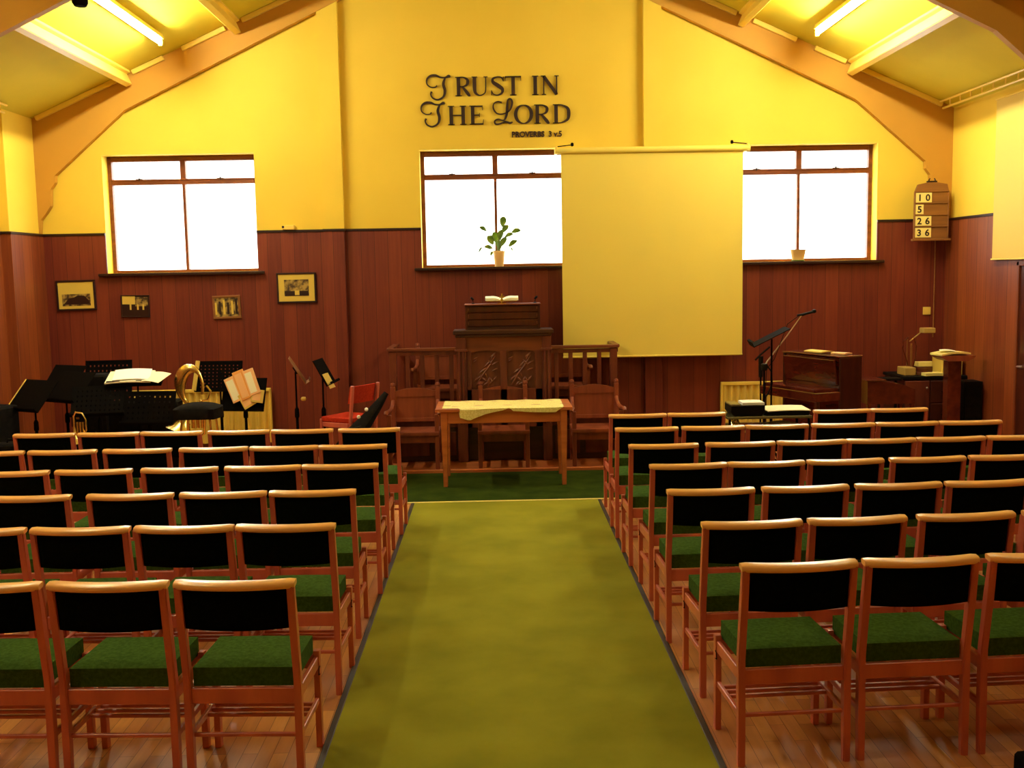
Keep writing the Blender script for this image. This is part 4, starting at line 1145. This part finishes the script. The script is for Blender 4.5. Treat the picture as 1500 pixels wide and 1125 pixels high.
# trolley with equipment
t = thing('trolley', 'low equipment trolley with smoked top behind the front right chairs', 'trolley', (2.36, 9.06, 0))
bm = NB(); add_box(bm, (-.37, -.20, .700), (.37, .20, .722), .004); link('top_shelf', bm, M['glass_top'], t)
bm = NB(); add_box(bm, (-.35, -.19, .600), (.35, .19, .615), .004); link('lower_shelf', bm, M['glass_top'], t)
bm = NB(); add_box(bm, (-.35, -.19, .20), (.35, .19, .215), .004); link('lower_shelf', bm, M['glass_top'], t)
for sx in (-1, 1):
    for sy in (-1, 1):
        bm = NB(); add_tube(bm, [(sx * .345, sy * .18, .705), (sx * .345, sy * .18, .05)], .011, 8); l_ = link('leg', bm, M['black_metal'], t)
        bm = NB(); add_tube(bm, [(sx * .345 - .012, sy * .18, .027), (sx * .345 + .012, sy * .18, .027)], .027, 12); link('castor', bm, M['black'], l_)
t = thing('printer', 'black box-shaped machine on the left of the trolley', 'machine', (2.175, 9.02, .722))
bm = NB(); add_prism(bm, [(-.145, .035), (-.12, .0), (.12, .0), (.148, .03), (.148, .092), (-.145, .092)], -.13, .13); link('body', bm, M['black'], t, smooth=False)
bm = NB(); add_box(bm, (-.15, -.135, .090), (-.06, .10, .108), .004); link('tray', bm, M['glass_top'], t)
sheet('paper_stack', 2.235, 9.02, .8145, .19, .20, (0, 0, R(-2)), M['paper_white'], 'bright white paper stack on the black machine', 'paper', th=.022, curl=.002)
t = thing('document_case', 'flat black case under a cream sheet on the right of the trolley', 'case', (2.53, 9.02, .722))
bm = NB(); add_box(bm, (-.19, -.12, .0), (.19, .12, .040), .008); link('body', bm, M['black'], t)
sheet('paper_sheet', 2.535, 9.02, .764, .38, .25, (R(3), 0, R(2)), M['paper'], 'wide cream sheet lying on the flat black case', 'paper', th=.006, curl=.006)
bm = NB()
for k in range(7): add_tube(bm, [V((.03 * math.cos(k), .03 * math.sin(k), 0)), V((.035 * math.cos(k * 2.1), .03 * math.sin(k * 1.7), .045)), V((.02 * math.cos(k * 3), .02, .085 - .008 * k))], .010, 7)
o = link('brass_ornament', bm, M['brass']); o.location = (2.075, 8.97, .615); tag(o, 'crumpled gold ornament on the lower trolley shelf', 'ornament')
sheet('paper_sheet', 2.52, 8.99, .617, .32, .22, (0, 0, R(4)), M['paper'], 'curled cream papers on the lower trolley shelf', 'paper', th=.004, curl=.03)

# ------------------------------------------------------------------ right corner: cabinet, projector, lectern stand
t = thing('cabinet', 'dark wooden cabinet with drawers and black top in the right corner', 'cabinet', (4.67, 11.12, 0))
bm = NB(); add_box(bm, (-.33, -.20, .05), (.33, .36, .79), .004); link('body', bm, M['mahog_dark'], t)
bm = NB(); add_box(bm, (-.345, -.215, .79), (.345, .37, .825), .005); link('top', bm, M['black'], t)
bm = NB(); add_box(bm, (-.322, -.218, .07), (-.06, -.20, .775), .004); d_ = link('door', bm, M['oak'], t)
bm = NB(); add_lathe(bm, [(.012, 0), (.012, .01), (.006, .018)], (-.09, -.22, .70), 10, Matrix.Rotation(PI / 2, 3, 'X')); link('knob', bm, M['steel'], d_)
for z0, z1 in ((.54, .775), (.30, .53), (.07, .29)):
    bm = NB(); add_box(bm, (-.045, -.218, z0), (.322, -.20, z1), .004); d_ = link('drawer', bm, M['mahog_dark'], t)
    bm = NB(); add_tube(bm, [(.07, -.22, (z0 + z1) / 2), (.08, -.235, (z0 + z1) / 2), (.20, -.235, (z0 + z1) / 2), (.21, -.22, (z0 + z1) / 2)], .006, 6); link('handle', bm, M['black_metal'], d_)
t = thing('overhead_projector', 'beige overhead projector with raised head on the corner cabinet', 'projector', (4.44, 11.10, .825))
bm = NB(); add_box(bm, (-.06, -.10, .0), (.06, .12, .085), .006); link('body', bm, M['beige'], t)
bm = NB(); add_tube(bm, [(.085, .10, .0), (.085, .10, .33)], .012, 8); add_tube(bm, [(.03, .08, .05), (.03, .08, .38)], .007, 8); link('post', bm, M['board'], t)
bm = NB(); add_bar(bm, (.06, .09, .355), (.15, .02, .455), .02, .012, .003); link('arm', bm, M['beige'], t)
bm = NB(); add_box(bm, (.15, -.06, .450), (.28, .06, .505), .006); link('lens_head', bm, M['beige'], t)
bm = NB(); add_tube(bm, [(.04, .08, .40), (-.02, .05, .36), (-.03, .05, .28), (.01, .05, .17), (.03, .05, .10)], .007, 6); add_tube(bm, [(.09, .06, .40), (.12, .05, .30), (.11, .05, .18), (.08, .05, .04)], .006, 6); link('cable', bm, M['mahog'], t)
bm = NB(); add_box(bm, (.07, -.10, .0), (.24, .10, .035), .004); link('stage', bm, M['mahog'], t)
sheet('book', 4.66, 10.97, .845, .20, .14, (0, 0, R(3)), M['card'], 'cream book lying on the cabinet front edge', 'book', th=.030, curl=.002).location.z = .826
t = thing('book_block', 'striped paper bundle standing on the cabinet behind the cream book', 'papers', (4.70, 11.25, .825))
bm = NB(); add_box(bm, (-.11, -.07, 0), (.10, .07, .075), .004); link('lower_stack', bm, M['mahog'], t)
bm = NB(); add_box(bm, (-.10, -.06, .075), (.09, .06, .125), .004); link('upper_stack', bm, M['card'], t)
t = thing('cardboard_box', 'olive cream box on the cabinet behind the wooden pedestal', 'box', (4.86, 11.07, .825))
bm = NB(); add_box(bm, (-.105, -.13, 0), (.115, .13, .225), .006); link('body', bm, M['radiator'], t)
bm = NB(); add_box(bm, (.02, -.133, .05), (.10, -.129, .19), .001); link('side_panel', bm, M['beige'], t)
t = thing('pedestal', 'tall reddish wooden pedestal stand with small tray top by the right wall', 'stand', (4.67, 10.50, 0))
bm = NB(); add_box(bm, (-.068, -.06, .03), (.068, .06, 1.03), .004); link('column', bm, M['mahog'], t)
bm = NB(); add_box(bm, (-.20, -.17, 0), (.20, .17, .035), .006); link('base', bm, M['mahog'], t)
bm = NB(); add_prism(bm, [(-.10, 1.03), (.10, 1.03), (.165, 1.065), (.175, 1.085), (-.175, 1.085), (-.165, 1.065)], -.14, .14); link('tray', bm, M['chair_oak'], t, smooth=False)
sheet('papers', 4.645, 10.50, 1.088, .31, .24, (0, R(-2), R(5)), M['card'], 'loose yellow papers piled on the wooden pedestal', 'paper', th=.018, curl=.016)
sheet('leaflet', 4.60, 10.47, 1.128, .15, .14, (0, R(3), R(-20)), M['paper'], 'small pale leaflet topmost on the wooden pedestal', 'paper', th=.004, curl=.008)
t = thing('loudspeaker', 'black loudspeaker standing on the floor behind the wooden pedestal', 'loudspeaker', (4.91, 10.63, 0))
bm = NB(); add_box(bm, (-.095, -.10, 0), (.095, .13, .80), .006); link('body', bm, M['black'], t)
bm = NB(); add_box(bm, (-.085, -.106, .06), (.085, -.099, .74), .002); link('grille', bm, M['black_cloth'], t)
t = thing('paper_stand', 'black open stand with pale papers left of the corner cabinet', 'stand', (4.20, 10.98, 0))
bm = NB(); add_box(bm, (-.10, -.10, .02), (.10, .10, .40), .01); link('body', bm, M['black'], t)
for sx in (-1, 1):
    bm = NB(); add_box(bm, (sx * .09 - .012, .02, .40), (sx * .09 + .012, .05, .80), .003); link('post', bm, M['black'], t)
bm = NB(); add_box(bm, (-.11, -.08, .785), (.11, .09, .81), .004); link('shelf', bm, M['black'], t)
sheet('papers', 4.20, 10.96, .404, .15, .13, (0, R(6), R(14)), M['paper_y'], 'pale papers in the black stand left of the cabinet', 'paper', th=.014, curl=.01)
# black bag peeping in at the bottom right
t = thing('handbag', 'black bag on the floor at the lower right edge', 'bag', (2.150, 3.80, 0), R(0))
bm = NB(); add_box(bm, (-.15, -.07, 0), (.15, .07, .10), .035, seg=3); link('body', bm, M['black_cloth'], t)
bm = NB(); add_tube(bm, [(-.05, 0, .095), (-.035, 0, .125), (.05, 0, .125), (.065, 0, .095)], .006, 6); link('handle', bm, M['black'], t)

# ------------------------------------------------------------------ daylight, camera
w = bpy.data.worlds.new('World'); bpy.context.scene.world = w; w.use_nodes = True
bg = w.node_tree.nodes['Background']; bg.inputs[0].default_value = (1.0, .99, .94, 1); bg.inputs[1].default_value = 2.4

cam = bpy.data.cameras.new('Camera'); co = bpy.data.objects.new('Camera', cam); C.objects.link(co)
cam.sensor_width = 36; cam.lens = 1517.0 / 1500 * 36; cam.clip_start = .05
yaw, pit, rol = 0.0144652, 0.1069885, -0.0179981
f = V((math.sin(yaw) * math.cos(pit), math.cos(yaw) * math.cos(pit), -math.sin(pit)))
r0 = V((math.cos(yaw), -math.sin(yaw), 0)); u0 = V((math.sin(yaw) * math.sin(pit), math.cos(yaw) * math.sin(pit), math.cos(pit)))
r2 = r0 * math.cos(rol) + u0 * math.sin(rol); u2 = -r0 * math.sin(rol) + u0 * math.cos(rol)
co.matrix_world = Matrix.Translation((0, 0, 2.0)) @ Matrix((r2, u2, -f)).transposed().to_4x4()
sc = bpy.context.scene
sc.camera = co
sc.view_settings.view_transform = 'Standard'; sc.view_settings.look = 'None'
sc.view_settings.exposure = 1.50; sc.view_settings.gamma = 1.0; sc.view_settings.use_curve_mapping = False
